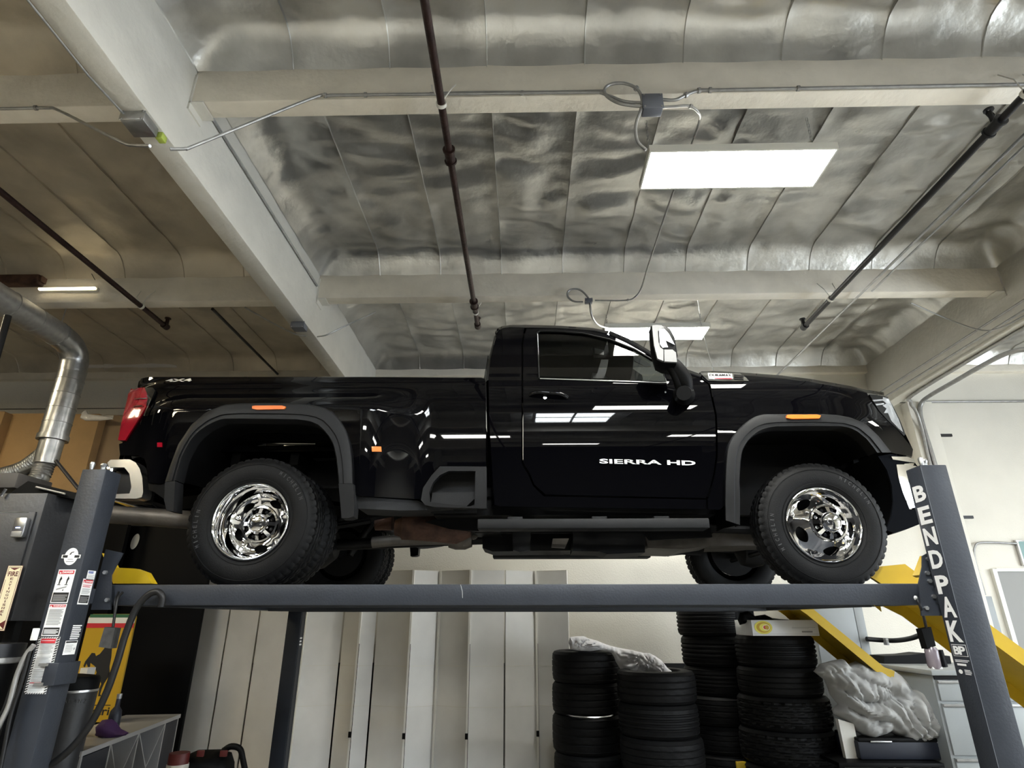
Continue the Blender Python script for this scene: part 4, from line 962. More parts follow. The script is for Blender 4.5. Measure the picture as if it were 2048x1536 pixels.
side('bumper_chrome', [(1783, 913), (1815, 913.5), (1828, 918), (1832, 926), (1812, 923), (1786, 919)], hw_fen, M_CHROME, off=.012)
b0 = [onsurf(p, hw_fen, .0) for p in ((1830, 926), (1840, 938), (1845, 975), (1843, 1012))]
MB().grid(loft(b0, 24, 0, .13, 2.6)).build('front_bumper', M_CHROME, truck, smooth=50)
b0 = [onsurf(p, hw_fen, .0) for p in ((1843, 1012), (1840, 1048), (1815, 1058), (1788, 1066))]
MB().grid(loft(b0, 24, 0, .08, 2.6)).build('front_valance', M_BLK, truck, smooth=50)
# --- rear bumper
def rb(px_, y): return PY(px_[0], px_[1], y)
yb = YC-.97
ro = [(218, 927), (224, 921), (262, 920), (274, 926), (282, 938), (287, 955), (289, 985), (286, 995), (275, 998), (225, 998), (222, 990), (262, 988), (266, 975), (262, 948), (252, 936), (222, 936)]
for s in (0, 1):
    m = MB(); P = [rb(p, yb) for p in ro]; C = [Vector((p.x, p.z)) for p in P]
    V, F = cdt([(c.x, c.y) for c in C], [], .03)
    vs = [Vector((v.x, yb-.02*(1-min(1, abs(v.x+2.75)*1.2)), v.y)) for v in V]; vb = [v+Vector((0, .10, 0)) for v in vs]; n = len(vs)
    m.add(vs, F); m.add(vs+vb, [(a, a+n, b+n, b) for a, b in boundary(F)])
    if s: m.v = [mir(v) for v in m.v]; m.f = [f[::-1] for f in m.f]
    m.build('bumper_corner', mat('bumper_chrome_plate', (.9, .9, .9), .22, metal=.9), truck, smooth=40)
x0 = rb((225, 950), yb).x; z0 = rb((225, 994), yb).z; z1 = rb((225, 936), yb).z; x1 = rb((264, 950), yb).x
MB().box((x0-.02, yb+.05, z0), (x1, yb+.3, z1), bev=.01).build('bumper_step', M_TRIM, truck)
xx = rb((215, 950), yb).x
MB().box((xx-.10, yb+.05, z0-.0), (xx-.0, 2*YC-yb-.05, z1+.04), bev=.02).build('rear_bumper', M_CHROME, truck)
# --- mirrors
def P2(x, y, Y): return PY(x, y, Y)
for s in (0, 1):
    ym = 3.60
    hd = [(1303, 650), (1310, 648.5), (1325, 649), (1340, 656), (1350, 674), (1354, 700), (1356, 712), (1354, 727), (1330, 725), (1316, 718), (1307, 690)]
    body = [PY(x, y, ym) for x, y in hd]
    cx = sum(p.x for p in body)/len(body); czz = sum(p.z for p in body)/len(body)
    rowsm = []
    for (k, dy, dx) in ((.0, -.012, 0), (.75, -.010, 0), (.96, .0, 0), (1.0, .02, .0), (1.0, .10, -.0), (.97, .20, .02), (.6, .24, .04), (0, .25, .04)):
        rowsm.append([Vector((cx+(p.x-cx)*k+dx, ym+dy, czz+(p.z-czz)*k)) for p in body])
    if s: rowsm = [[mir(p) for p in r] for r in rowsm][::-1]
    mh = MB().grid(rowsm, close_u=True).build('mirror', M_BLK, truck, smooth=50)
    caps = [[(1304, 651), (1311, 649.5), (1322, 650), (1329, 655), (1322, 657), (1316, 662), (1317, 684), (1321, 695), (1327, 699), (1327, 722), (1315, 717), (1308, 690)],
            [(1318, 658), (1328, 657), (1338, 668), (1349, 689), (1331, 680), (1334, 690), (1336, 694), (1325, 695), (1320, 688)],
            [(1328.5, 699), (1345, 699), (1352, 705), (1354, 724), (1329, 722.5)]]
    for q in caps:
        m = MB(); m.prism([PY(x, y, ym-.016) for x, y in q], (0, .02, 0))
        if s: m.v = [mir(v) for v in m.v]
        m.build('mirror_cap', M_SATIN if q is caps[1] else M_CHROME if False else mat('brushed_mirror_cap', (.22, .22, .225), .3, metal=.0), mh, smooth=0)
    m = MB()
    arm = [PY(1338, 724, ym+.10), PY(1350, 735, ym+.12), PY(1368, 760, ym+.15), PY(1372, 790, ym+.20)]
    m.tube(bez(arm, 4), .05, 14, rr=[.045+.012*math.sin(i/12*pi) for i in range(13)])
    m.tube(bez([PY(1340, 733, ym+.10), PY(1352, 755, ym+.13), PY(1360, 778, ym+.17), PY(1368, 792, ym+.22)], 4), .03, 12)
    bs = [PY(1368, 790, 3.86), PY(1368, 790, 3.78), PY(1368, 786, 3.70)]
    m.tube(bs, .05, 14, rr=[.075, .065, .05])
    if s: m.v = [mir(v) for v in m.v]; m.f = [f[::-1] for f in m.f]
    m.build('mirror_arm', M_BLK, mh, smooth=60)
p = onsurf((1331, 784), hw_cab, .004); MB().cyl(p+Vector((0, .01, 0)), p, .006, 10).build('door_lamp', M_BADGE, doors[0])
# --- running boards
for s in (0, 1):
    yb_ = YC-1.03
    a = PY(955, 1034, yb_); b = PY(1419, 1043, yb_); zb = PY(1100, 1057, yb_).z
    m = MB(); zt = PY(1100, 1037, yb_).z
    m.box((a.x, yb_, zb), (b.x, yb_+.15, zt), bev=.008)
    if s: m.v = [mir(v) for v in m.v]; m.f = [f[::-1] for f in m.f]
    rbd = m.build('running_board', M_TRIM, truck)
    for px_ in (1030, 1200, 1325):
        q = PY(px_, 1030, yb_+.04); mm = MB(); mm.box((q.x-.05, yb_+.07, zt-.02), (q.x+.05, yb_+.30, zt+.025), bev=.006)
        if s: mm.v = [mir(v) for v in mm.v]; mm.f = [f[::-1] for f in mm.f]
        mm.build('step_bracket', M_TRIM, rbd)
# --- cabin interior
MB().box((-.38, YC-.84, 2.28), (1.30, YC+.84, 2.34)).box((-.36, YC-.80, 2.34), (-.32, YC+.80, 3.0)).build('cab_floor', M_INT, truck, smooth=0)
for dy in (-.40, .40):
    MB().box((-.02, YC+dy-.26, 2.42), (.50, YC+dy+.26, 2.62), bev=.05).box((-.22, YC+dy-.25, 2.55), (-.04, YC+dy+.25, 3.13), bev=.05).box((-.20, YC+dy-.13, 3.14), (-.07, YC+dy+.13, 3.32), bev=.04).build('seat', M_INT, truck)
MB().box((.85, YC-.84, 2.70), (1.28, YC+.84, 3.02), bev=.06).build('dashboard', M_INT, truck)
MB().grid(loft([p+Vector((0, .09, -.03)) for p in sil[1:]], 10, .02, 0, 2.6)).build('headliner', M_INT, truck, smooth=60)
m = MB(); c = Vector((.66, YC+.40, 3.02)); ax = Vector((.85, 0, -.5)).normalized(); m.lathe([(.185, -.012), (.20, 0), (.185, .012), (.172, 0)], c, ax, 28, closed=True); m.cyl(c, c+ax*.16, .03); m.box(c-Vector((.03, .17, .02)), c+Vector((.03, .17, .02))); m.build('steering_wheel', M_INT, truck)
for s, (xa, xb) in (('a', (1185, 1222)),):
    q = [PY(x, y, YC-.50) for x, y in ((1181, 680), (1216, 690), (1222, 716), (1188, 716))]; m = MB(); m.prism(q, (0, .03, 0)); v = m.build('sun_visor', M_INT, truck, smooth=0)
    q = [PY(x, y, YC-.502) for x, y in ((1189, 694), (1207, 698), (1208, 710), (1190, 707))]; MB().prism(q, (0, .001, 0)).build('visor_label', M_PRINTG, v, smooth=0)
q = [PY(x, y, YC) for x, y in ((1184, 740), (1222, 736), (1228, 745), (1222, 757), (1186, 756))]; MB().prism(q, (0, .12, 0)).build('overhead_console', M_INTG, truck, smooth=0)
q = [PY(x, y, YC-.05) for x, y in ((1247, 730), (1262, 735), (1284, 750), (1286, 758), (1276, 762), (1246, 759))]; MB().prism(q, (0, .05, 0)).build('rear_view_mirror', M_BLK, truck, smooth=0)
# far side grab handle
q = [PY(x, y, YC+.72) for x, y in ((1268, 716), (1275, 714), (1300, 728), (1302, 732), (1292, 733), (1270, 722))]; MB().prism(q, (0, .02, 0)).build('grab_handle', M_INTG, truck, smooth=0)

# --- wheels
def tyre_profile():
    pr = [(.238, -.034), (.243, -.018), (.262, -.006), (.30, 0), (.340, -.003), (.366, -.012), (.381, -.024), (.390, -.034)]
    h = -.040; tr = []
    while h > -.2001: tr.append((.4025+.0025*(1-((h+.12)/.08)**2), h)); h -= .008
    return pr, tr
def wheel(C, sgn, kind, name='wheel', lettering=False, inner=False, phase=0.0):
    C = Vector(C); n = Vector((0, sgn, 0)); X = Vector((1, 0, 0)); Z = Vector((0, 0, 1))
    if sgn > 0: X = -X
    # rim = the part; tyre, hub and cap are its sub-parts
    m = MB()
    if kind == 'front':
        m.lathe([(.200, -.20), (.212, -.06), (.214, -.046), (.219, -.030), (.224, -.012), (.231, -.006), (.238, -.010), (.242, -.022), (.236, -.034), (.20, -.20)], C, n, 72)
        prof = [(.085, .052), (.100, .050), (.118, .036), (.135, .016), (.155, -.004), (.175, -.022), (.195, -.038), (.215, -.048)]
        r_in, r_out = .112, .2145; hc = .166
    else:
        m.lathe([(.185, -.20), (.196, -.155), (.205, -.08), (.212, -.046), (.219, -.030), (.224, -.012), (.231, -.006), (.238, -.010), (.242, -.022), (.236, -.034), (.21, -.20)], C, n, 72)
        prof = [(.07, -.150), (.085, -.152), (.100, -.158), (.118, -.176), (.140, -.186), (.165, -.184), (.185, -.170), (.20, -.150)]
        r_in, r_out = .100, .199; hc = .150
    if not inner:
        circ = [(r_out*cos(a), r_out*sin(a)) for a in [i*2*pi/60 for i in range(60)]]
        hol = [[(r_in*cos(a), r_in*sin(a)) for a in [i*2*pi/36 for i in range(36)]]]
        for k in range(5):
            a0 = radians(133+72*k)+phase; tg = .052 if kind == 'front' else .044; rd = .026 if kind == 'front' else .024
            hl_ = []
            for i in range(24):
                b = i*2*pi/24; u = tg*cos(b); v = rd*sin(b)*(1-.25*cos(b)**2)
                r = hc+v; a = a0+u/hc; hl_.append((r*cos(a), r*sin(a)))
            hol.append(hl_)
        V, F = cdt(circ, hol, .011)
        vs = []
        for v in V:
            r = hypot(v.x, v.y); a = atan2(v.y, v.x); h = herm(r, prof)
            rib = .008*max(0, cos((a-phase-radians(133+36))*5))**6*ss(.12, .15, r)*(1-ss(.185, .205, r)); vs.append(C+X*v.x+Z*v.y+n*(h+rib))
        FF = F if sgn < 0 else F
        k0 = len(m.v); m.add(vs, FF)
        vb = [v-n*.022 for v in vs]; N_ = len(vs); m.add(vs+vb, [(a, b, b+N_, a+N_) for a, b in boundary(F)])
    rim = m.build(name, M_CHROME if not inner else M_UNDER, truck, smooth=50, weld=False)
    MB().lathe([(.0, -.215), (.20, -.215), (.20, -.20)] if kind == 'front' else [(0, -.235), (.20, -.235), (.2, -.2)], C, n, 32).build('brake_drum', M_UNDER, rim)
    # tyre
    NT = 216; pr, tr = tyre_profile(); full = pr+tr+[(r, -.24-h) for r, h in pr[::-1]]
    t = MB(); vs = []
    for ri_, (r, h) in enumerate(full):
        it = ri_-len(pr)
        for j in range(NT):
            rr = r
            if it >= 0 and it < len(tr):
                u = (h+.12)/.08
                if it in (5, 10, 15): rr -= .009
                elif it < 5 or it > 15: rr -= .008 if (j+(0 if it < 10 else 2)) % 4 == 0 else 0
                elif (j+it) % 6 == 0: rr -= .006
            elif ri_ in (len(pr)-1, len(pr)+len(tr)): rr -= .007 if (j+(0 if ri_ < 15 else 2)) % 4 == 0 else 0
            elif ri_ in (len(pr)-2, len(pr)+len(tr)+1): rr -= .003 if j % 4 == 0 else 0
            a = 2*pi*j/NT; vs.append(C+X*(rr*cos(a))+Z*(rr*sin(a))+n*h)
    M_ = len(full); fs = [(i*NT+j, i*NT+(j+1) % NT, (i+1)*NT+(j+1) % NT, (i+1)*NT+j) for i in range(M_-1) for j in range(NT)]
    t.add(vs, fs)
    for r, h in ((.262, -.0045), (.352, -.005)): t.lathe([(r-.003, h-.004), (r-.0015, h+.002), (r+.0015, h+.002), (r+.003, h-.004)], C, n, 96)
    ty = t.build('tyre', M_RUBBER, rim, smooth=28)
    if lettering:
        for word, a0, hgt, stp, rad in (('MICHELIN', radians(208), .026, radians(5.4), .318), ('MICHELIN', radians(62), .026, radians(5.4), .318)):
            m = MB()
            for i, ch in enumerate(word):
                if ch == ' ': continue
                a = a0-stp*i if a0 < pi else a0-stp*i
                rv = X*cos(a)+Z*sin(a); rt = (X*sin(a)-Z*cos(a)); w_ = hgt*(.25 if ch in 'I/' else .62)
                m.text(ch, C+rv*rad+n*.0018-rt*w_*.5, rt, rv, hgt, wid=w_, bold=.02)
            m.build('tyre_lettering', M_RUBTXT, rim, smooth=0)
    if not inner:
        hb = .052 if kind == 'front' else -.150; hh = MB(); k = 1
        dk = [M_CHROME, M_BLK]
        hh.lathe([(0, hb-.03), (.100, hb-.03)], C, n, 32, 1)
        hh.lathe([(.112, hb-.018), (.118, hb-.012), (.114, hb+.002), (.104, hb+.004), (.098, hb-.006), (.098, hb-.03)], C, n, 48, 0)
        for i in range(8):
            a = i*pi/4+phase; rv = X*cos(a)+Z*sin(a); rt = X*sin(a)-Z*cos(a)
            p0 = C+rv*.056+n*(hb+.026); p1 = C+rv*.102+n*(hb+.000)
            for q0, q1 in ((p0, p1),): hh.add([q0-rt*.009, q0+rt*.009, q1+rt*.012, q1-rt*.012, q0-rt*.012-n*.04, q0+rt*.012-n*.04, q1+rt*.016-n*.03, q1-rt*.016-n*.03], [(0, 1, 2, 3), (0, 4, 5, 1), (1, 5, 6, 2), (2, 6, 7, 3), (3, 7, 4, 0)], 0)
            a += pi/8; rv = X*cos(a)+Z*sin(a); hh.cyl(C+rv*.082+n*(hb-.03), C+rv*.082+n*(hb-.008), .011, 6, 0)
        hub = hh.build('hub', dk, rim, smooth=30)
        cp = MB(); cp.lathe([(.064, hb-.03), (.064, hb+.026), (.060, hb+.040), (.050, hb+.052), (.046, hb+.048), (.025, hb+.054), (0, hb+.056)], C, n, 48, 0)
        cp.text('GMC', C-X*.036-Z*.012+n*(hb+.0535), X, Z, .024, 1, wid=.072, bold=.03); cp.v = cp.v
        cp.build('centre_cap', [M_CHROME, M_PRINTG], rim, smooth=50)
    return rim
WR = Vector((-1.690, 3.655, 2.067)); WF = Vector((1.905, 3.870, 2.067))
wheel(WR, -1, 'rear', lettering=True); wheel(WR+Vector((0, .27, 0)), -1, 'front', inner=True)
wheel(WF, -1, 'front', lettering=True, phase=radians(-2))
wheel(mir(WR), 1, 'rear'); wheel(mir(WR)-Vector((0, .27, 0)), 1, 'front', inner=True); wheel(mir(WF), 1, 'front')

# --- chassis and drive line
U = M_UNDER
for s in (-1, 1):
    y = YC+s*.43
    m = MB(); m.tube([(-2.65, y, 2.34), (-2.3, y, 2.38), (-1.7, y, 2.44), (-1.1, y, 2.36), (-.7, y, 2.20), (1.2, y, 2.17), (1.7, y, 2.34), (2.55, y, 2.30)], .06, 4, rr=[.075]*8); m.build('frame_rail', U, truck, smooth=0)
for x in (-2.3, -1.1, -.3, .5, 1.25, 2.3): MB().box((x-.04, YC-.42, 2.16), (x+.04, YC+.42, 2.24), bev=.01).build('cross_member', U, truck)
# rear axle, springs, differential
m = MB(); m.tube([(-1.69, YC-.95, 2.067), (-1.69, YC+.95, 2.067)], .06, 14); m.lathe([(0, -.19), (.10, -.17), (.17, -.08), (.19, 0), (.17, .09), (.10, .18), (0, .2)], (-1.69, YC, 2.05), (1, 0, 0), 20); m.build('rear_axle', U, truck)
for s in (-1, 1):
    P = bez([(-2.45, YC+s*.5, 2.28), (-2.1, YC+s*.5, 2.16), (-1.69, YC+s*.5, 2.12), (-1.3, YC+s*.5, 2.16), (-.85, YC+s*.5, 2.24)], 5)
    m = MB()
    for k in range(3): m.tube([p-Vector((0, 0, .018*k)) for p in P[k*3:len(P)-k*3]], .018, 4)
    m.build('leaf_spring', U, truck, smooth=0)
    MB().cyl((-1.5, YC+s*.36, 2.02), (-1.25, YC+s*.36, 2.42), .03).build('shock_absorber', U, truck)
m = MB(); m.tube([(1.905, YC-.85, 2.06), (1.905, YC+.85, 2.06)], .05, 12); m.lathe([(0, -.15), (.12, -.08), (.14, 0), (.12, .08), (0, .15)], (1.85, YC+.2, 2.03), (1, 0, 0), 16); m.build('front_axle', U, truck)
for s in (-1, 1):
    MB().tube([(1.905, YC+s*.62, 2.07), (1.2, YC+s*.46, 2.12)], .03, 8).build('control_arm', U, truck)
    MB().tube([(1.80, YC+s*.55, 1.98), (1.80, YC, 1.98)], .018, 8).build('tie_rod', U, truck)
# engine, gearbox, transfer case, driveshaft, tank
MB().box((1.35, YC-.34, 2.12), (2.35, YC+.34, 2.95), bev=.05).build('engine', U, truck)
MB().prism([(1.40, YC-.22, 2.02), (1.9, YC-.22, 2.02), (2.1, YC-.22, 2.2), (1.3, YC-.22, 2.2)], (0, .44, 0)).build('oil_pan', M_STEEL, truck, smooth=0)
m = MB(); m.tube([(1.36, YC, 2.24), (1.1, YC, 2.22), (.95, YC, 2.19), (.5, YC, 2.17), (.3, YC, 2.17)], .2, 16, rr=[.27, .24, .18, .16, .13]); m.build('gearbox', M_UNDER, truck)
MB().box((.05, YC-.30, 1.99), (.35, YC+.15, 2.22), bev=.04).build('transfer_case', U, truck)
MB().tube([(.05, YC, 2.12), (-1.5, YC, 2.06)], .045, 12).build('driveshaft', U, truck)
MB().tube([(.35, YC+.2, 2.08), (1.85, YC+.2, 2.04)], .03, 10).build('front_driveshaft', U, truck)
def pbox(name, pts, y0, y1, m=U, bev=False): return MB().prism([PY(x, y, y0) for x, y in pts], (0, y1-y0, 0)).build(name, m, truck, smooth=0)
pbox('fuel_tank', [(965, 1050), (1010, 1050), (1200, 1052), (1200, 1082), (1192, 1100), (985, 1103), (965, 1096)], 4.55, 4.85)
pbox('skid_plate', [(1146, 1062), (1290, 1062), (1290, 1105), (1215, 1108), (1200, 1103), (1146, 1102)], 4.30, 4.60)
pbox('bracket_box', [(1025, 1058), (1062, 1058), (1060, 1100), (1040, 1104), (1026, 1100)], 4.28, 4.42, M_TRIM)
pbox('catch_bracket', [(1106, 1077), (1138, 1077), (1130, 1096), (1103, 1094)], 4.29, 4.33, M_STEEL)
pbox('lower_shield', [(950, 1054), (1420, 1056), (1425, 1074), (1300, 1080), (1290, 1066), (950, 1066)], 4.32, 4.36)
pbox('front_shield', [(1290, 1068), (1440, 1068), (1420, 1092), (1365, 1098), (1296, 1096)], 4.45, 5.0, M_STEEL)
pbox('def_tank', [(905, 1030), (985, 1034), (1000, 1062), (955, 1062), (900, 1058), (850, 1044)], 4.25, 4.6)
# exhaust: particulate filter, pipes, tail pipe behind the rear wheel
m = MB(); a = PY(915, 1060, 4.36); b = PY(808, 1056, 4.36); m.tube([a+Vector((.1, 0, -.005)), a, b, b+Vector((-.02, 0, 0)), b+Vector((-.06, 0, 0))], .1, 20, rr=[.045, .098, .098, .075, .06]); m.build('particulate_filter', M_RUST, truck)
MB().tube([PY(785, 1046, 4.5), PY(752, 1046, 4.5)], .055, 14).build('exhaust_coupling', M_RUST, truck)
MB().tube(bez([PY(948, 1068, 4.55), PY(925, 1074, 4.45), PY(900, 1078, 4.38), PY(850, 1079, 4.36), (PY(790, 1081, 4.36)), PY(745, 1085, 4.36)], 4), .04, 14).build('exhaust_pipe', M_STEEL, truck)
MB().lathe([(0, 0), (.055, .0), (.07, .05), (.07, .12), (.05, .17)], PY(925, 1080, 4.45)-Vector((.10, 0, 0)), (1, 0, 0), 18).build('exhaust_joint', M_STEEL, truck)
m = MB(); m.tube([PY(226, 1029, 3.98), PY(300, 1034, 4.0), PY(380, 1040, 4.02), PY(450, 1040, 4.1)], .060, 20); m.build('tail_pipe', M_STEEL, truck)
for a_, b_ in (((-2.4, YC-.56, 2.40), (-1.0, YC-.50, 2.62)), ((-2.45, YC-1.0, 2.50), (-2.40, YC-.5, 2.62)), ((1.3, YC-.52, 2.2), (2.45, YC-.46, 3.0))):
    for s in (0, 1):
        m = MB(); m.box(a_, b_)
        if s: m.v = [mir(v) for v in m.v]; m.f = [f[::-1] for f in m.f]
        m.build('inner_panel', M_BLK, truck, smooth=0)
a = PY(630, 885, 4.2); b = PY(668, 918, 4.2)
MB().box((-1.55, YC-.66, b.z), (-.80, YC-.60, a.z+.02), bev=.01).build('bed_brace', M_TRIM, truck)
MB().box((-.62, YC-.80, 2.16), (1.28, YC+.80, 2.28)).build('floor_pan', M_UNDER, truck, smooth=0)
# ================================================================ THINGS ALONG THE BACK WALL
def thing1(mb, name, m, label, cat, group=None, smooth=35, kind=None):
    o = mb.build(name, m, None, smooth=smooth, label=label); o['category'] = cat
    if group: o['group'] = group
    if kind: o['kind'] = kind
    return o
# folding white wall panels
bd = [407, 462, 522, 582, 616, 690, 724, 756, 824, 879, 940, 1010, 1072, 1137]
yd = [7.28, 7.28, 7.28, 7.28, 7.26, 7.40, 7.30, 7.36, 7.22, 7.38, 7.22, 7.26, 7.40, 7.26]
scr = empty('folding_panel_wall', (-1.6, 7.3, 0), 'row of tall white folding metal panels standing against the back wall', 'panels')
zt = PY(1000, 1142, 7.3).z
for i in range(len(bd)-1):
    a = PY(bd[i], 1211, yd[i]); b = PY(bd[i+1], 1211, yd[i+1]); a.z = b.z = 0
    d = (b-a).normalized(); n = Vector((d.y, -d.x, 0)); g = .010
    a2 = a+d*g; b2 = b-d*g
    m = MB(); m.prism([a2, b2, b2-n*.03, a2-n*.03], (0, 0, zt))
    p = m.build('panel', M_PANELC if i < 3 else M_PANELW, scr, smooth=0)
    # pressed seams across each panel
    for z in (.62, 1.02, 1.60): m = MB(); m.prism([a2+n*.0015, b2+n*.0015, b2, a2], (0, 0, .006)); m.v = [v+Vector((0, 0, z)) for v in m.v]; m.build('seam', M_PANELE if i >= 3 else M_PANELC, p, smooth=0)
    m = MB(); m.prism([a2+n*.001+Vector((0, 0, zt)), b2+n*.001+Vector((0, 0, zt)), b2-n*.03+Vector((0, 0, zt)), a2-n*.03+Vector((0, 0, zt))], (0, 0, .008)); m.build('top_channel', M_PANELE, p, smooth=0)
    if i in (4, 6, 8, 10, 12) or i == 9:
        m = MB(); m.box(a-Vector((.011, .03, 0)), a+Vector((.011, .012, zt+.006))); m.build('edge_post', M_PANELE, scr, smooth=0)
    if i in (6, 8, 10, 12):
        for z in (.33, 1.645): MB().box(a+Vector((-.016, -.045, z)), a+Vector((.016, -.028, z+.055))).build('latch', M_BLK, scr, smooth=0)
        MB().box(a+Vector((.010, -.028, 0)), a+Vector((.015, -.018, 1.25))).build('gasket', M_BLK, scr, smooth=0)
# tyres in stacks
def tyre_mesh(R, W, rib, n=84, hub=.62):
    r0 = R*hub; pr = [(r0, .02), (r0+.01, .0), (R*.80, -.006), (R*.93, .004), (R*.985, .03)]
    k = 26; full = list(pr)
    for i in range(k+1): full.append((R*(1-.02*((i/k-.5)*2)**4), .035+(W-.07)*i/k))
    full += [(r, W-h) for r, h in pr[::-1]]
    full += [(r0-.0, W*.5)]
    vs = []
    for q, (r, h) in enumerate(full):
        t = q-len(pr)
        for j in range(n):
            rr = r
            if 0 <= t <= k:
                if rib == 'rib':
                    if t in (5, 6, 10, 11, 15, 16, 20, 21): rr -= .010
                    elif (t < 4 or t > 22) and j % 3 == 0: rr -= .004
                elif rib == 'block':
                    if ((j//2)+(t//3)) % 3 == 0 or t % 6 == 5: rr -= .011
                    if (t < 3 or t > 23) and j % 3 == 0: rr -= .012
                else:
                    if t in (6, 13, 20): rr -= .007
                    elif (j+t//2) % 4 == 0: rr -= .003
            a = 2*pi*j/n; vs.append((rr*cos(a), rr*sin(a), h))
    N = len(full); fs = [(i*n+j, i*n+(j+1) % n, ((i+1) % N)*n+(j+1) % n, ((i+1) % N)*n+j) for i in range(N) for j in range(n)]
    me = bpy.data.meshes.new('tyre'); me.from_pydata(vs, [], fs); me.materials.append(M_RUBBER)
    me.polygons.foreach_set('use_smooth', [True]*len(fs)); me.set_sharp_from_angle(angle=radians(30)); me.update(); return me
ORD = ['topmost', 'second from the top', 'third from the top', 'fourth from the top', 'fifth from the top', 'sixth from the top']
def stack(cx, cy, ztop, specs, desc, group, jit=.012):
    z = ztop; n = len(specs)
    for i, (R, W, rib) in enumerate(specs):
        if W is None: W = z
        me = tyre_mesh(R, W-.002, rib); z -= W
        o = bpy.data.objects.new('tyre', me); COL.objects.link(o)
        o.location = (cx+random.uniform(-jit, jit), cy+random.uniform(-jit, jit), z+.001); o.rotation_euler.z = random.uniform(0, 6)
        tag(o, 'black tyre, %s in %s' % (ORD[i], desc), 'tyre', group)
        if z < .02: break
def cen(x, y, Y, R, side):
    p = PY(x, y, Y); return p.x+side*R
zA = PY(1200, 1303, 6.62).z
stack(cen(1245, 1400, 6.84, .35, -1)-.01, 6.84, zA, [(.345, .29, 's'), (.345, .285, 's'), (.35, .33, 's'), (.35, None, 's')], 'the leftmost stack beside the white panels', 'tyres stacked left')
MB_ = MB(); MB_.lathe([(.20, -.01), (.215, .0), (.225, .012), (.215, .016)], (cen(1245, 1400, 6.84, .35, -1)-.01, 6.84, zA), (0, 0, 1), 40)
zB = PY(1316, 1346, 5.98).z
stack(PY(1317, 1420, 6.35).x, 6.35, zB, [(.37, .27, 's'), (.37, .27, 'rib'), (.38, .27, 's'), (.38, None, 's')], 'the low stack under the cloth end', 'tyres stacked second')
zC = PY(1420, 1214, 6.5).z
stack(cen(1356, 1240, 6.87, .355, 1), 6.87, zC, [(.355, .275, 'rib'), (.35, .285, 'rib'), (.345, .26, 'rib'), (.345, .26, 's'), (.345, .24, 's'), (.35, None, 's')], 'the tall stack left of the far lift post', 'tyres stacked by the post')
zD = PY(1570, 1272, 5.85).z
xD = PY(1549, 1300, 6.2).x
stack(xD, 6.2, zD, [(.355, .265, 'rib'), (.37, .235, 's'), (.40, .26, 'block'), (.41, .27, 'block'), (.42, None, 'block')], 'the stack under the white box', 'tyres stacked on the right', jit=.008)
# light alloy rim seen in the third tyre of the left stack
rz = zA-.575
thing1(MB().lathe([(.21, -.012), (.225, 0), (.24, .004), (.232, .012), (.215, .006)], (cen(1245, 1400, 6.84, .35, -1)-.01, 6.67, rz+.004), (0, 0, 1), 40), 'wheel_rim_ring', M_SATIN, 'thin bright rim edge between the second and third tyre of the left stack', 'rim')
# crumpled cloths
def puff2(outline_px, Yf, depth, step=0.03, amp=0.05, freq=5.0, seed=0.0, edge=0.12, dirn=0.9):
    ol = []
    for x, y in outline_px:
        Y = Yf(0) 
        for _ in range(12): p = PY(x, y, Y); Y = Yf(p.x)
        ol.append((PY(x, y, Y).x, PY(x, y, Y).z))
    V, F = cdt(ol, [], step); rs = [Vector(p) for p in resample(ol, step)]
    xc = sum(p[0] for p in ol)/len(ol); zc = sum(p[1] for p in ol)/len(ol)
    mb = MB(); fr = []; bk = []
    for v in V:
        Y = Yf(v.x); d = min((v-q).length for q in rs); t = min(1, d/edge); bul = max(0, 1-(1-t)**2)**.5
        P_ = Vector((v.x, seed, v.y)); wv = noise.noise_vector(P_*freq*.35); rid = 0
        for kk, (fm, am) in enumerate(((1.0, .50), (2.1, .34), (4.1, .16))):
            an = pi*1.0*noise.noise(P_*freq*.16+Vector((kk*7.3, 0, 0)))+dirn+kk*.55
            pj = ((v.x-xc)*cos(an)+(v.y-zc)*sin(an))*freq*fm+wv.x*1.6+kk; rid += am*(abs(math.sin(pj*1.6))**.8)*(.45+.9*abs(noise.noise(P_*freq*.3*fm+Vector((0, kk*5, 3)))))
        rid = rid*1.5-.35
        fr.append(Vector((v.x+amp*.3*wv.x*t, Y-depth*bul-amp*rid*(.2+.8*t), v.y+amp*.3*wv.z*t))); bk.append(Vector((v.x, Y+depth*.35*bul+.012, v.y)))
    n = len(V); mb.add(fr, F); mb.add(bk, [f[::-1] for f in F]); mb.add(fr+bk, [(a, b, b+n, a+n) for a, b in boundary(F)])
    return mb
q = [(135, 322), (180, 316), (230, 315), (262, 330), (320, 345), (380, 370), (430, 385), (500, 400), (560, 410), (600, 420), (640, 430), (680, 430), (720, 452), (760, 480), (800, 530), (850, 570), (856, 620), (848, 705), (830, 710), (810, 690), (790, 665), (775, 640), (755, 615), (720, 575), (690, 562), (650, 565), (620, 575), (600, 590), (560, 612), (535, 610), (515, 590), (490, 560), (475, 530), (450, 490), (440, 460), (420, 430), (395, 420), (330, 412), (270, 418), (200, 415), (140, 405), (128, 360)]
q = [(1100+x/3.413, 1180+y/3.413) for x, y in q]
thing1(puff2(q, lambda X: 6.56-.92*max(0, min(.9, (X-.95))), .05, .012, .07, 21.0, 3.3, .06, 1.0), 'cloth', M_CLOTHW, 'crumpled white cloth draped over the two left tyre stacks', 'cloth', smooth=70)
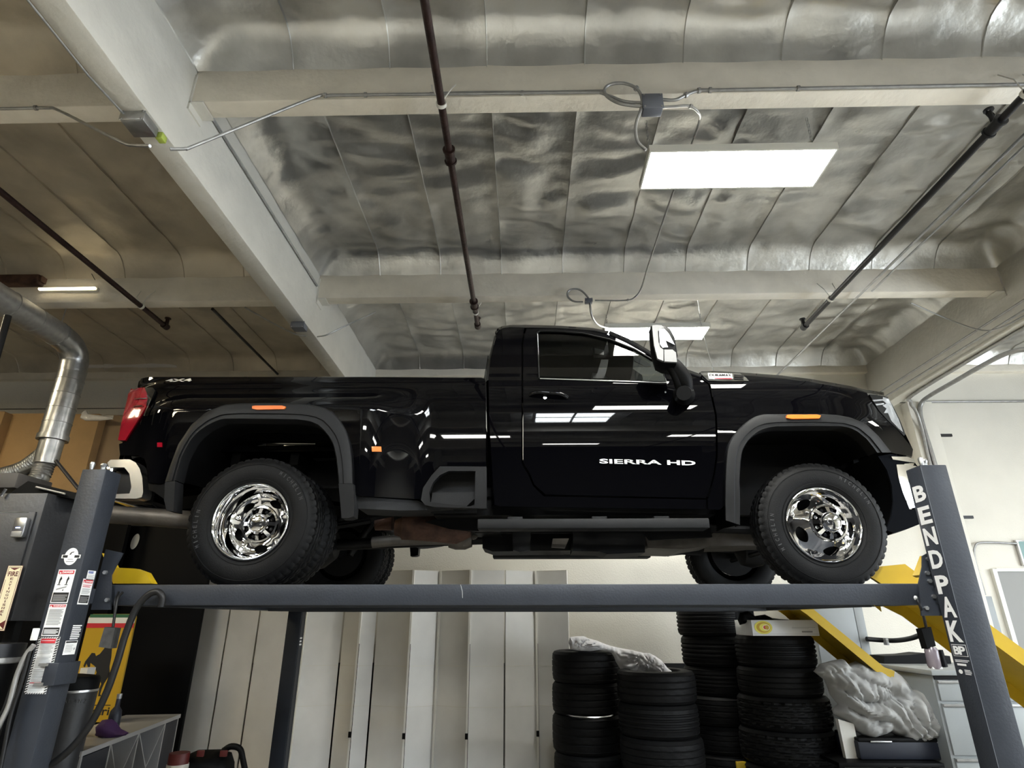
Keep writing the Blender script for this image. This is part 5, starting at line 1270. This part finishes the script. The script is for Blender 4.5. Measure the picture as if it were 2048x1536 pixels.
q = [(1628, 1343), (1640, 1328), (1662, 1322), (1682, 1318), (1694, 1330), (1712, 1322), (1730, 1332), (1748, 1328), (1764, 1340), (1782, 1338), (1800, 1350), (1812, 1366), (1820, 1378), (1842, 1382), (1866, 1396), (1878, 1412), (1882, 1438), (1892, 1470), (1900, 1505), (1897, 1520), (1880, 1514), (1862, 1504), (1845, 1484), (1828, 1486), (1816, 1490), (1800, 1474), (1776, 1462), (1760, 1470), (1738, 1478), (1712, 1462), (1690, 1440), (1668, 1428), (1664, 1418), (1676, 1408), (1660, 1388), (1650, 1360)]
thing1(puff2(q, lambda X: 5.72, .13, .015, .17, 9.5, 9.1, .13, .7), 'car_cover', M_CLOTHG, 'heap of crumpled grey car cover fabric lying beside the right tyre stack', 'cover', smooth=70)
# cart and tool case under the cover
Yc = 5.66
def pbx(x0, y0, x1, y1, Y, d, m, k=None, bev=0.006):
    a = PY(x0, y1, Y); b = PY(x1, y0, Y); return m.box((a.x, Y, a.z), (b.x, Y+d, b.z), k, bev=bev)
m = MB(); m.prism([PY(x, y, Yc) for x, y in ((1676, 1438), (1708, 1448), (1722, 1524), (1694, 1524))], (0, .05, 0)); thing1(m, 'leaning_board', M_PANELE, 'short pale board standing between the right tyres and the black tool case', 'board', smooth=0)
r = empty('tool_case', PY(1800, 1520, 5.6), 'black plastic tool case lying under the grey car cover', 'case')
a = PY(1722, 1520, 5.6); b = PY(1892, 1482, 5.6); MB().box((a.x, 5.6, a.z), (b.x, 6.0, b.z), bev=.015).build('case_body', M_NAVY, r); MB().box((a.x+.005, 5.595, b.z-.012), (b.x, 6.0, b.z+.02), bev=.01).build('case_lid', M_BLK, r)
p = PY(1742, 1485, 5.58); MB().box(p, p+Vector((.17, .015, .010)), bev=.003).build('latch', M_SATIN, r)
a = PY(1675, 1545, 5.55); b = PY(1880, 1524, 5.55); r = empty('low_table', (2.9, 5.8, 0), 'low black work table carrying the tool case', 'table')
MB().box((a.x, 5.5, b.z-.03), (b.x, 6.1, b.z), bev=.004).build('table_top', M_BLK, r)
for x in (a.x+.03, b.x-.05):
    for y in (5.52, 6.05): MB().box((x-.02, y-.0, 0), (x+.02, y+.04, b.z-.03)).build('leg', M_BLK, r, smooth=0)
# white box with yellow emblem on the right stack
r = empty('parts_box', (xD, 5.9, zD), 'flat white cardboard box with a yellow emblem on top of the right tyre stack', 'box')
a = PY(1506, 1270, 5.84); b = PY(1634, 1240, 5.84); W = b.x-a.x; H = b.z-a.z
MB().box((a.x, 5.84, zD+.002), (b.x, 6.3, b.z), bev=.002).build('box_body', M_WHITE, r)
o = Vector((a.x, 5.839, zD+.002)); H = b.z-zD
it = []
for k, (cx, rx, ry, kk) in enumerate(((.17, .135, .42, 0), (.17, .105, .33, 1), (.19, .080, .25, 0), (.215, .055, .18, 3), (.205, .035, .12, 2), (.225, .03, .14, 1))):
    it.append(('p', [(cx+rx*cos(t), .52+ry*sin(t)) for t in [i*pi/14 for i in range(28)]], kk))
it += [('r', 0, .10, 1, .115, 4), ('r', .60, .52, .95, .535, 4), ('r', .60, .45, .85, .465, 4), ('r', .74, .20, .90, .30, 4)]
sticker('box_print', r, o, (1, 0, 0), (0, 0, 1), W, H, it, [mat('pale_yellow', (.75, .66, .10), .5), M_FYEL, M_RDPR, M_LIT, M_PRINTG], base=None)
m = puff2([(1476, 1240), (1480, 1226), (1496, 1222), (1510, 1232), (1530, 1229), (1544, 1236), (1560, 1238), (1590, 1240), (1588, 1246), (1540, 1243), (1508, 1242), (1480, 1250)], lambda X: 6.0, .05, .015, .02, 12, 1.2, .03)
thing1(m, 'black_bag', M_BLK, 'crumpled black bag lying on the white box by the far lift post', 'bag', smooth=60)
# grey metal locker
a = PY(1622, 1215, 7.05); b = PY(1706, 1215, 7.05)
r = empty('locker', ((a.x+b.x)/2, 7.3, 0), 'tall grey steel locker against the back wall behind the yellow ramp', 'locker')
MB().box((a.x, 7.06, 0), (b.x+.10, 7.6, 1.74), bev=.004).build('body', M_CABG, r)
xm = PY(1706, 1215, 7.05).x
MB().box((a.x+.01, 7.045, .05), (xm-.003, 7.06, 1.72), bev=.002).build('door', M_CABG, r); MB().box((xm+.003, 7.045, .05), (b.x+.095, 7.06, 1.72), bev=.002).build('door', M_CABG, r)
# bench cabinet with drawers
xb = PY(1865, 1345, 5.45).x; zb = PY(1865, 1340, 5.45).z
r = empty('bench_cabinet', (xb+.4, 5.8, 0), 'grey steel workbench cabinet with drawers beside the right lift post', 'cabinet')
MB().box((xb, 5.47, 0), (xb+.95, 6.35, zb-.045)).build('body', M_CABG, r, smooth=0)
MB().box((xb-.02, 5.43, zb-.04), (xb+.97, 6.4, zb), bev=.006).build('worktop', M_CABG, r)
z = zb-.075
for h in (.15, .36, .36):
    d = MB().box((xb+.02, 5.45, z-h), (xb+.93, 5.475, z), bev=.004).build('drawer', M_CABG, r)
    MB().box((xb+.02, 5.435, z-.022), (xb+.93, 5.452, z-.004), bev=.003).build('handle', M_GALVD, d); z -= h+.018
MB().box((xb+.01, 5.46, zb-.072), (xb+.94, 5.475, zb-.045)).build('shadow_gap', M_BLK, r, smooth=0)
# black clutter on the bench
m = MB(); m.prism([PY(x, y, 6.2) for x, y in ((1768, 1312), (1820, 1310), (1850, 1306), (1900, 1312), (1905, 1338), (1850, 1345), (1800, 1336), (1768, 1330))], (0, .25, 0)); thing1(m, 'black_tool_bag', M_BLK, 'black tool bag lying at the back of the grey bench', 'bag', smooth=0)
a = PY(1742, 1322, 6.9); thing1(MB().box((a.x, 6.5, 0), (a.x+.35, 7.0, a.z), bev=.01), 'black_bin', M_NAVY, 'black bin behind the grey car cover', 'bin')
thing1(MB().tube(bez([PY(1733, 1278, 7.0), PY(1760, 1280, 7.0), PY(1790, 1281, 6.9), PY(1820, 1277, 6.6), PY(1846, 1268, 6.3)], 5), .024, 12), 'black_hose', M_HOSE, 'black hose reaching from the locker to behind the hanging air unit', 'hose', smooth=60)
p = PY(1772, 1283, 6.95); thing1(MB().box(p-Vector((.015, .03, .035)), p+Vector((.015, .03, .03)), bev=.004), 'hose_clamp', M_GALVD, 'metal clamp on the black hose', 'clamp')
# air line unit hanging from the end of the rail
r = empty('air_line_unit', PY(1872, 1340, 3.42), 'black air line unit with smoky bowls hanging on a cable by the right lift post', 'air unit')
P = bez([PY(1832, 1196, 3.30), PY(1840, 1212, 3.30), PY(1848, 1236, 3.36), PY(1852, 1254, 3.42)], 5); MB().tube(P, .007, 8).build('cable', M_BLKPIPE, r); MB().lathe([(0, -.012), (.012, 0), (0, .012)], P[0], (0, 1, 0), 10).build('cable_end', M_SATIN, r)
MB().prism([PY(x, y, 3.42) for x, y in ((1843, 1258), (1862, 1254), (1872, 1292), (1855, 1298))], (0, .05, 0)).build('valve_block', M_BLK, r, smooth=0)
a, b = PY(1861, 1294, 3.44), PY(1870, 1338, 3.44); MB().tube([a, a.lerp(b, .15), a.lerp(b, .85), b], .03, 16, rr=[.024, .032, .032, .022]).build('bowl', M_CLEARP, r, smooth=50)
a, b = PY(1876, 1300, 3.47), PY(1886, 1334, 3.47); MB().tube([a, b], .022, 14).build('bowl', M_BLK, r, smooth=50)
a = PY(1866, 1338, 3.42); MB().box(a, a+Vector((.05, .04, .01))).build('foot_plate', M_WHITE, r, smooth=0)
# grey door with a pale frame, panel, sign and conduit on the right part of the wall
a = PY(1992, 1143, YW-.03)
door = empty('door_1', (a.x+.5, YW, 0), kind='structure')
MB().box((a.x-.05, YW-.05, 0), (a.x, YW+.01, a.z+.03)).build('door_frame', M_PANELE, door, smooth=0); MB().box((a.x, YW-.05, a.z), (a.x+1.1, YW+.01, a.z+.035)).build('door_frame', M_PANELE, door, smooth=0)
MB().box((a.x+.0, YW-.03, 0), (a.x+1.05, YW+.0, a.z)).build('door_leaf', M_RDOOR, door, smooth=0)
a = PY(1969, 1192, YW-.2); b = PY(1998, 1320, YW-.2)
r = empty('electrical_panel', (a.x+.1, YW-.1, b.z), 'grey electrical panel on the wall left of the grey door', 'panel')
MB().box((a.x-.12, YW-.12, b.z-.35), (a.x+.14, YW, a.z), bev=.005).build('panel_box', M_CABG, r); MB().box((a.x-.10, YW-.125, b.z-.33), (a.x+.12, YW-.12, a.z-.02)).build('panel_door', M_CABG, r, smooth=0)
a = PY(2031, 1080, YW-.04); r = empty('wall_sign', a, 'small framed dark green sign above the grey door', 'sign')
MB().box((a.x, YW-.05, PY(2031, 1132, YW).z), (a.x+.5, YW, a.z), bev=.004).build('sign_frame', M_SATIN, r); MB().box((a.x+.02, YW-.053, PY(2031, 1130, YW).z+.02), (a.x+.48, YW-.05, a.z-.02)).build('sign_face', mat('sign_teal', (.10, .22, .20), .3), r, smooth=0)
conduit('wall_conduit', [PY(2035, 1087, YW-.04), PY(1965, 1085, YW-.04), PY(1950, 1093, YW-.04), PY(1949, 1115, YW-.04), PY(1958, 1150, YW-.04), PY(1970, 1190, YW-.06)], .013, 'thin conduit looping from the small sign to the electrical panel', M_GALVD)

# ================================================================ LEFT SIDE
# wall-hung black control cabinet with fire extinguisher sign
YCB = 3.38; xr = -2.77; zt = PY(60, 986, YCB).z; zbm = PY(25, 1242, YCB).z
cab = empty('control_cabinet', (-3.2, YCB+.2, 1.0), 'black steel cabinet with extinguisher sign behind the left lift post', 'cabinet')
MB().box((-3.9, YCB, zbm), (xr, YCB+.42, zt), bev=.006).build('cabinet_body', M_CABD, cab); MB().box((-3.88, YCB-.012, zbm+.02), (xr-.03, YCB, PY(60, 1024, YCB).z), bev=.003).build('cabinet_door', M_CABD, cab)
MB().box((-3.88, YCB-.014, PY(60, 1026, YCB).z), (PY(60, 1026, YCB).x, YCB-.0, PY(60, 1026, YCB).z+.004)).build('trim_line', M_GALV, cab, smooth=0)
for x in (-3.85, xr-.06): MB().box((x, YCB+.05, 0), (x+.05, YCB+.10, zbm)).build('leg', M_BLK, cab, smooth=0)
MB().box((-3.9, YCB+.1, 0.3), (xr-.02, YCB+.4, 1.15)).build('lower_shelf', M_CABBLK, cab, smooth=0)
# extinguisher sign: arrow, FIRE, vertical letters
a = PY(44, 1131, YCB-.014); zb_ = PY(2, 1262, YCB-.014).z; w_ = .085; x0 = PY(17, 1131, YCB-.014).x
H = PY(30, 1131, YCB-.014).z-zb_
it = [('r', 0, 0, 1, 1, 1), ('r', .03, .006, .97, .994, 0), ('r', .09, .02, .91, .98, 1), ('r', .12, .03, .88, .972, 0), ('p', [(.16, .965), (.84, .965), (.5, .925)], 1), ('r', .09, .78, .12, .86, 0), ('t', 'FIRE', .17, .83, .83, .905, 1, .03), ('p', [(.12, .16), (.12, .03), (.5, .10)], 1), ('p', [(.88, .16), (.5, .10), (.88, .03)], 1), ('r', .12, .02, .88, .03, 1)]
for i, ch in enumerate('EXTINGUISHER'):
    v = .775-i*.050; it.append(('t', ch, .47 if ch == 'I' else .40, v, .53 if ch == 'I' else .60, v+.034, 1, .02))
o = sticker('extinguisher_sign', None, (x0, YCB-.0135, zb_), (1, 0, 0), (0, 0, 1), w_, H, it, [M_LIT, M_DKRED]); tag(o, 'cream FIRE EXTINGUISHER sign with red arrow on the black cabinet', 'sign')
# electronic lock
p = PY(46, 1056, YCB-.012); r = empty('electronic_lock', p, 'small silver grey electronic lock on the black cabinet', 'lock')
MB().box(p+Vector((-.035, -.035, -.055)), p+Vector((.035, 0, .055)), bev=.010).build('lock_body', M_SATIN, r); MB().box(p+Vector((-.028, -.037, -.05)), p+Vector((.028, -.034, -.022)), bev=.001).build('key_field', M_GALVD, r)
MB().box(p+Vector((-.012, -.037, -.006)), p+Vector((.012, -.034, .0))).build('indicator', mat('blue_indicator', (.3, .4, 1), .4, emit=(.35, .45, 1, 1), es=2.0), r, smooth=0)
# trays and rods on top of the cabinet
Yt = 3.45
m = MB(); m.prism([PY(x, y, Yt) for x, y in ((22, 985), (56, 962), (150, 985), (150, 998), (108, 990), (60, 988))], (0, .25, 0)); thing1(m, 'black_tray', M_BLK, 'black angled tray lying on the black cabinet', 'tray', smooth=0)
thing1(MB().tube([PY(72, 974, Yt-.02), PY(130, 988, Yt-.02)], .006, 8), 'rod', M_GALVD, 'thin bright rod lying along the black tray', 'rod')
thing1(MB().tube([PY(112, 922, 3.6), PY(157, 978, 3.5)], .011, 10), 'rod', M_BLKPIPE, 'black rod leaning up behind the left lift post', 'rod')
thing1(MB().box(PY(-60, 976, 3.7), PY(38, 945, 3.7)+Vector((0, .3, 0)), bev=.01), 'brown_bin', mat('dull_brown', (.09, .08, .07), .7), 'dull brown box on the far left of the black cabinet', 'box')
thing1(MB().tube([PY(2, 992, 3.36), PY(12, 978, 3.36)], .008, 8), 'chrome_pin', M_CHROME, 'small chrome pin at the left edge on the cabinet', 'pin')
thing1(MB().tube([PY(16, 632, 4.4), PY(-12, 730, 4.4)], .028, 12), 'black_bar', M_BLKPIPE, 'thick black bar at the left edge under the duct', 'bar')
# storage rack and cardboard
rk = empty('storage_rack', (-5.8, 7.0, 0), 'black storage rack against the back wall at the far left', 'rack')
zr = PY(120, 1000, 6.75).z
MB().box((-7.4, 6.75, zr-.06), (-4.5, 7.6, zr)).build('shelf', M_CABBLK, rk, smooth=0)
for x in (-7.4, -4.56): MB().box((x, 6.75, 0), (x+.06, 6.81, zr-.06)).build('upright', M_CABBLK, rk, smooth=0)
MB().box((-7.34, 6.82, .05), (-4.56, 6.85, zr-.06)).build('front_sheet', M_CABBLK, rk, smooth=0)
cb = [(-95, 10, 824, 6.78, M_CARD, 'leftmost cardboard box at the left edge, on the storage rack'), (20, 112, 828, 6.90, M_CARD, 'wide cardboard box behind the spiral duct, second on the rack'), (122, 201, 829, 6.86, M_CARD, 'cardboard box between the duct and the truck tail, on the rack'), (207, 262, 831, 6.98, M_CARD2, 'dull brown cardboard box beside the tail lamp, on the rack')]
for x0, x1, yt_, Y, mm, lb in cb:
    a = PY(x0, yt_, Y); b = PY(x1, yt_, Y); r = empty('cardboard_box', ((a.x+b.x)/2, Y+.2, zr), lb, 'box', 'cardboard boxes on the rack')
    MB().box((a.x, Y, zr), (b.x, Y+.45, a.z), bev=.004).build('carton', mm, r)
    MB().box((a.x+.01, Y-.002, a.z-.012), (b.x-.01, Y+.44, a.z+.004)).build('flap', mm, r, smooth=0)
    if x0 in (122, 207):
        t1 = PY(162 if x0 == 122 else 209, 832, Y); MB().box((t1.x, Y-.006, t1.z-.03), (t1.x+(.28 if x0 == 122 else .12), Y-.003, t1.z+.005)).build('tape', M_TAPE, r, smooth=0)
m = puff2([(160, 836), (165, 824), (172, 820), (176, 828), (196, 830), (222, 834), (226, 838), (200, 841), (170, 841)], lambda X: 6.84, .015, .012, .012, 14, 2, .02); thing1(m, 'plastic_wrap', M_TAPE, 'scrap of shiny clear plastic wrap on top of the cardboard', 'plastic', smooth=50)
# black board behind the truck tail
bb = empty('black_board', (-4.2, 6.95, 0), 'large black board standing between the yellow sign and the white panels', 'board')
a = PY(214, 1060, 6.95); b = PY(414, 1211, 7.15)
MB().box((a.x-.1, 6.95, .0), (b.x+.06, 7.0, 2.52), bev=.004).build('board', M_CABBLK, bb)
p = PY(270, 1083, 6.94); MB().prism([p+Vector((.045*cos(t), -.002, .085*sin(t)+.02*cos(t))) for t in [i*pi/10 for i in range(20)]], (0, .002, 0)).build('oval_sticker', M_PANELE, bb, smooth=0)
thing1(MB().box(PY(206, 1102, 6.86), PY(240, 1000, 6.86)+Vector((0, .03, 0))), 'grey_board', mat('olive_grey', (.16, .16, .13), .6), 'olive grey board leaning beside the black board above the lift rail', 'board', smooth=0)
thing1(MB().box(PY(233, 1091, 6.84), PY(248, 1066, 6.84)+Vector((0, .01, 0))), 'paper_note', M_PANELC, 'small pale paper square beside the olive board', 'paper', smooth=0)
# white shelf unit with crossed wine-rack cells
A = PZ(172, 1500, .65); B = PZ(362, 1428, .65); D = (B-A).normalized(); A = A-D*.05; Lk = (B-A).length; N_ = Vector((D.y, -D.x, 0)); Zv = Vector((0, 0, 1))
def sp(u, n, z): return A+D*u+N_*n+Vector((0, 0, z-.65))
sh = empty('shelf_unit', sp(Lk/2, -.25, 0), 'low white shelf unit with crossed wine-rack cells at the lower left', 'shelf')
def sbox(name, u0, u1, n0, n1, z0, z1, m): return MB().prism([sp(u0, n0, z0), sp(u1, n0, z0), sp(u1, n1, z0), sp(u0, n1, z0)], (0, 0, z1-z0)).build(name, m, sh, smooth=0)
sbox('shelf_top', 0, Lk, -.50, 0, .618, .65, M_SHELF)
def ush(x, y):   # where a pixel ray meets the front face
    r_ = ray(x, y); nn = N_; t = (A-CAM).dot(nn)/r_.dot(nn); p = CAM+r_*t; return (p-A).dot(D), p.z
u1 = ush(222, 1490)[0]; u2 = ush(279, 1466)[0]; u3 = ush(331, 1450)[0]
for u in (.02, u1, u2, u3, Lk-.04): sbox('divider', u-.009, u+.009, -.48, -.002, 0, .618, M_SHELF)
sbox('back_board', .02, Lk-.02, -.50, -.485, 0, .618, M_INTG)
for ua, ub in ((.02, u1), (u3, Lk-.04)): sbox('drawer_front', ua+.012, ub-.012, -.02, -.004, .02, .61, M_NAVY)
for ua, ub in ((u1, u2), (u2, u3)):
    for (za, zb2) in ((.615, .03), (.03, .615)):
        p, q_ = sp(ua+.01, 0, za), sp(ub-.01, 0, zb2); d = (q_-p).normalized(); s_ = d.cross(N_).normalized()*.006
        MB().prism([p-s_, q_-s_, q_+s_, p+s_], N_*-.40).build('cross_board', M_SHELF, sh, smooth=0)
# yellow horse sign on the shelf
Ys = 5.9
TL, TR, BR_ = PY(181, 1222, Ys), PY(273, 1228, Ys), PY(256, 1441, Ys)
W = TR.x-TL.x; Hs = TR.z-.66; o_ = Vector((TL.x, Ys, .66))
sg = empty('horse_sign', o_+Vector((W/2, 0, 0)), 'yellow sign with a black prancing horse under green, white and red bands', 'sign')
m = MB(); rr_ = .035; cs = []
for cx, cz_, a0 in ((W-rr_, rr_, -90), (W-rr_, Hs-rr_, 0), (rr_, Hs-rr_, 90), (rr_, rr_, 180)):
    for k in range(5): a = radians(a0+k*22.5); cs.append(o_+Vector((cx+rr_*cos(a), 0, cz_+rr_*sin(a))))
m.prism(cs, (0, .02, 0)); m.build('sign_plate', M_FYEL, sg, smooth=0)
def hz_(pts):
    out = []
    for x, y in pts: out.append((((x-(112-.079*(y-110)))/408), 1-(y-110)/985))
    return out
hp = [(306, 292), (318, 306), (332, 294), (352, 318), (352, 345), (340, 380), (350, 440), (354, 520), (350, 600), (358, 650), (350, 700), (325, 755), (312, 800), (304, 850), (318, 868), (290, 870), (292, 800), (302, 760), (275, 700), (245, 738), (228, 788), (200, 818), (182, 822), (180, 808), (204, 788), (214, 738), (250, 660), (226, 600), (184, 570), (186, 620), (194, 672), (178, 684), (166, 604), (152, 575), (142, 612), (128, 600), (138, 556), (162, 516), (182, 478), (210, 480), (222, 508), (252, 488), (282, 440), (292, 400), (268, 384), (276, 350), (296, 322)]
tp = [(346, 660), (378, 650), (396, 600), (402, 540), (396, 500), (412, 474), (430, 510), (424, 560), (422, 620), (400, 668), (374, 698), (366, 744), (350, 705)]
for nm, pts in (('horse_emblem', hp), ('horse_tail', tp)):
    m = MB(); m.prism([o_+Vector((W*u, -.002, Hs*v)) for u, v in hz_(pts)], (0, .0015, 0)); m.build(nm, M_PRINTK, sg, smooth=0)
sticker('band_print', sg, o_+Vector((0, -.001, 0)), (1, 0, 0), (0, 0, 1), W, Hs, [('r', .02, .965, .98, .998, 1), ('r', 0, .91, 1, .965, 0), ('r', 0, .865, 1, .91, 2)], [M_PANELE, M_GREENP, M_RDPR], base=None)
m = MB(); m.text('Ferrari', o_+Vector((W*.16, -.002, Hs*.060)), (1, 0, 0), (0, 0, 1), Hs*.075, wid=W*.72, bold=.02); m.box(o_+Vector((W*.20, -.0025, Hs*.145)), o_+Vector((W*.88, -.0015, Hs*.153))); m.build('sign_lettering', M_PRINTK, sg, smooth=0)
# waste bin
Yb = 4.55; a = PY(131, 1400, Yb); b = PY(200, 1362, Yb); zt = b.z+.02
bn = empty('waste_bin', ((a.x+b.x)/2-.1, Yb+.1, 0), 'dark rounded waste bin with a pale line and lettering behind the left post', 'bin')
cx = b.x-.29; cw = .17; hwid = .30
prof = [Vector((cx-hwid+.17+ .17*cos(t) if cos(t) < 0 else cx+.17*cos(t), Yb+.15+.15*sin(t))) for t in [i*2*pi/40+pi/40 for i in range(40)]]
def ring(z, k=1.0): c = Vector((cx-.06, Yb+.15)); return [Vector((c.x+(p.x-c.x)*k, c.y+(p.y-c.y)*k, z)) for p in prof]
MB().grid([ring(0, .86), ring(.04, .88), ring(zt-.10, 1.0)], close_u=True).build('bin_body', M_CABD, bn, smooth=50)
MB().grid([ring(zt-.10, 1.01), ring(zt-.092, 1.015), ring(zt-.085, 1.01)], close_u=True).build('bin_rim', M_SATIN, bn, smooth=50)
MB().grid([ring(zt-.085, 1.0), ring(zt-.02, 1.0), ring(zt, .94), ring(zt+.01, .5), ring(zt+.012, .01)], close_u=True).build('bin_lid', M_BLK, bn, smooth=50)
p0 = PY(126, 1410, Yb-.004); p1 = PY(173, 1392, Yb-.004); zz = PY(150, 1406, Yb).z
m = MB(); 
for i, ch in enumerate('BALANZ'):
    if i == 0: continue
    w1 = .021; x = p0.x-.035+i*(p1.x-p0.x+.02)/5.0; m.text(ch, (x, Yb-.003, zz), (1, 0, 0), (0, 0, 1), .026, wid=w1)
m.build('bin_lettering', M_GALV, bn, smooth=0)
for z in (PY(160, 1494, Yb).z, PY(160, 1504, Yb).z): MB().grid([ring(z, .945), ring(z+.008, .947)], close_u=True).build('bin_band', M_SATIN, bn, smooth=50)
a = PY(158, 1348, 5.2); b = PY(176, 1336, 5.2)
thing1(MB().box((a.x, 5.2, .652), (b.x, 5.3, b.z), bev=.004), 'paper_box', M_PANELE, 'small white carton just above the dark waste bin', 'carton')
# purple cloth and black figure on the shelf
m = puff2([(192, 1472), (196, 1450), (205, 1440), (222, 1438), (232, 1446), (240, 1458), (256, 1466), (250, 1471), (215, 1478)], lambda X: 5.25, .05, .02, .03, 9, 5, .05); thing1(m, 'purple_cloth', M_PURP, 'crumpled dark purple cloth on the white shelf', 'cloth', smooth=60)
p = PY(222, 1470, 5.3); r = empty('bottle', p, 'dark bottle standing on the shelf in front of the yellow sign', 'bottle')
MB().lathe([(0, 0), (.045, 0), (.045, .13), (.04, .17), (.018, .20), (.016, .27), (0, .27)], p, (0, 0, 1), 20).build('glass_body', M_NAVY, r); MB().lathe([(.019, .255), (.019, .29), (0, .29)], p, (0, 0, 1), 16).build('cap', M_GALVD, r)
# jar and bag near the bottom edge
p = PY(350, 1560, 5.0); p.z = max(p.z, .35); r = empty('jar', p, 'jar with a maroon lid at the bottom edge beside the bag', 'jar')
zj = PY(350, 1505, 5.0).z; MB().cyl(p, Vector((p.x, p.y, zj-.07)), .075, 24).build('glass_body', M_PANELC, r); MB().cyl(Vector((p.x, p.y, zj-.07)), Vector((p.x, p.y, zj)), .07, 24).build('lid', M_DKRED, r)
r = empty('duffel_bag', PY(430, 1560, 5.2), 'black duffel bag with dark red patches at the bottom edge', 'bag')
puff2([(366, 1560), (368, 1530), (378, 1508), (396, 1500), (440, 1499), (462, 1505), (468, 1525), (466, 1560)], lambda X: 5.2, .15, .02, .03, 5, 8, .1).build('bag_body', M_BLK, r, smooth=60)
MB().tube(bez([PY(446, 1502, 5.12), PY(462, 1493, 5.12), PY(480, 1498, 5.12), PY(486, 1520, 5.12), PY(492, 1550, 5.12)], 5), .022, 8).build('strap', M_BLK, r, smooth=60)
for x in (392, 438): MB().box(PY(x, 1514, 5.04), PY(x+16, 1501, 5.04)+Vector((0, .02, 0)), bev=.004).build('patch', M_DKRED, r)
t_ = empty('low_cabinet', (-2.6, 5.35, 0), 'low dark cabinet under the duffel bag and jar at the bottom edge', 'cabinet')
zl = PY(430, 1562, 5.2).z; MB().box((-2.95, 4.9, 0), (-1.9, 5.6, min(zl, .35)), bev=.005).build('cabinet_body', M_NAVY, t_); MB().box((-2.93, 4.885, .05), (-1.92, 4.9, min(zl, .35)-.02), bev=.003).build('cabinet_door', M_NAVY, t_)
# hoses, cables and pendant at the left post
P = bez([PY(x, y, 3.29) for x, y in ((322, 1214), (325, 1196), (316, 1184), (296, 1190), (272, 1218), (250, 1272), (234, 1326), (210, 1392), (176, 1456), (130, 1508), (70, 1550), (0, 1600))], 6)
thing1(MB().tube(P, .017, 12), 'hydraulic_hose', M_HOSE, 'thick black hose hooked over the lift rail and curving down to the left', 'hose', smooth=60)
r = empty('lift_switch_pendant', PY(222, 1265, 3.28), 'black switch pendant hanging on a cable from the left end of the rail', 'switch')
MB().tube(bez([PY(246, 1184, 3.3), PY(236, 1196, 3.3), PY(231, 1220, 3.29), PY(226, 1254, 3.28)], 5), .007, 8).build('cable', M_HOSE, r, smooth=60); MB().tube(bez([PY(238, 1183, 3.31), PY(230, 1200, 3.31), PY(229, 1225, 3.30)], 5), .005, 8).build('second_cable', M_HOSE, r, smooth=60)
MB().prism([PY(x, y, 3.27) for x, y in ((209, 1254), (230, 1256), (221, 1297), (197, 1294))], (0, .05, 0)).build('switch_box', mat('worn_black', (.05, .05, .05), .5, var=.5, vscale=30), r, smooth=0)
for k, (pts, rad, mm, lb) in enumerate((([(68, 1290), (52, 1310), (34, 1350), (18, 1410), (-6, 1460)], .012, M_GALVD, 'grey hose curving down at the lower left edge'), ([(44, 1326), (24, 1370), (6, 1420), (-10, 1440)], .007, M_HOSE, 'thin black cable beside the grey hose at the lower left'), ([(60, 1300), (44, 1360), (22, 1430), (8, 1500), (-4, 1560)], .009, M_HOSE, 'black cable hanging in front of the grey hose at the lower left'))):
    thing1(MB().tube(bez([PY(x, y, 3.1) for x, y in pts], 6), rad, 10), 'hose', mm, lb, 'hose', smooth=60)
p = PY(18, 1300, 3.2); r = empty('power_unit', p, 'black hydraulic power unit with shiny bands at the lower left edge', 'power unit')
MB().cyl((p.x-.10, 3.2, .55), (p.x-.10, 3.2, p.z-.03), .14, 24).build('tank', M_BLK, r); MB().lathe([(.142, -.06), (.146, -.055), (.146, -.035), (.142, -.03)], (p.x-.10, 3.2, p.z), (0, 0, 1), 32).build('band', M_GALVD, r); MB().cyl((p.x-.10, 3.2, p.z-.03), (p.x-.10, 3.2, p.z+.03), .148, 24).build('cover', M_BLKPIPE, r)
MB().box((p.x-.2, 3.1, 0), (p.x, 3.3, .55)).build('stand', M_BLK, r, smooth=0)
p = PY(66, 1272, 3.1); thing1(MB().box(p-Vector((.012, 0, .02)), p+Vector((.012, .02, .035)), bev=.003), 'white_tab', M_WHITE, 'small white plastic tab left of the striped post label', 'tab')
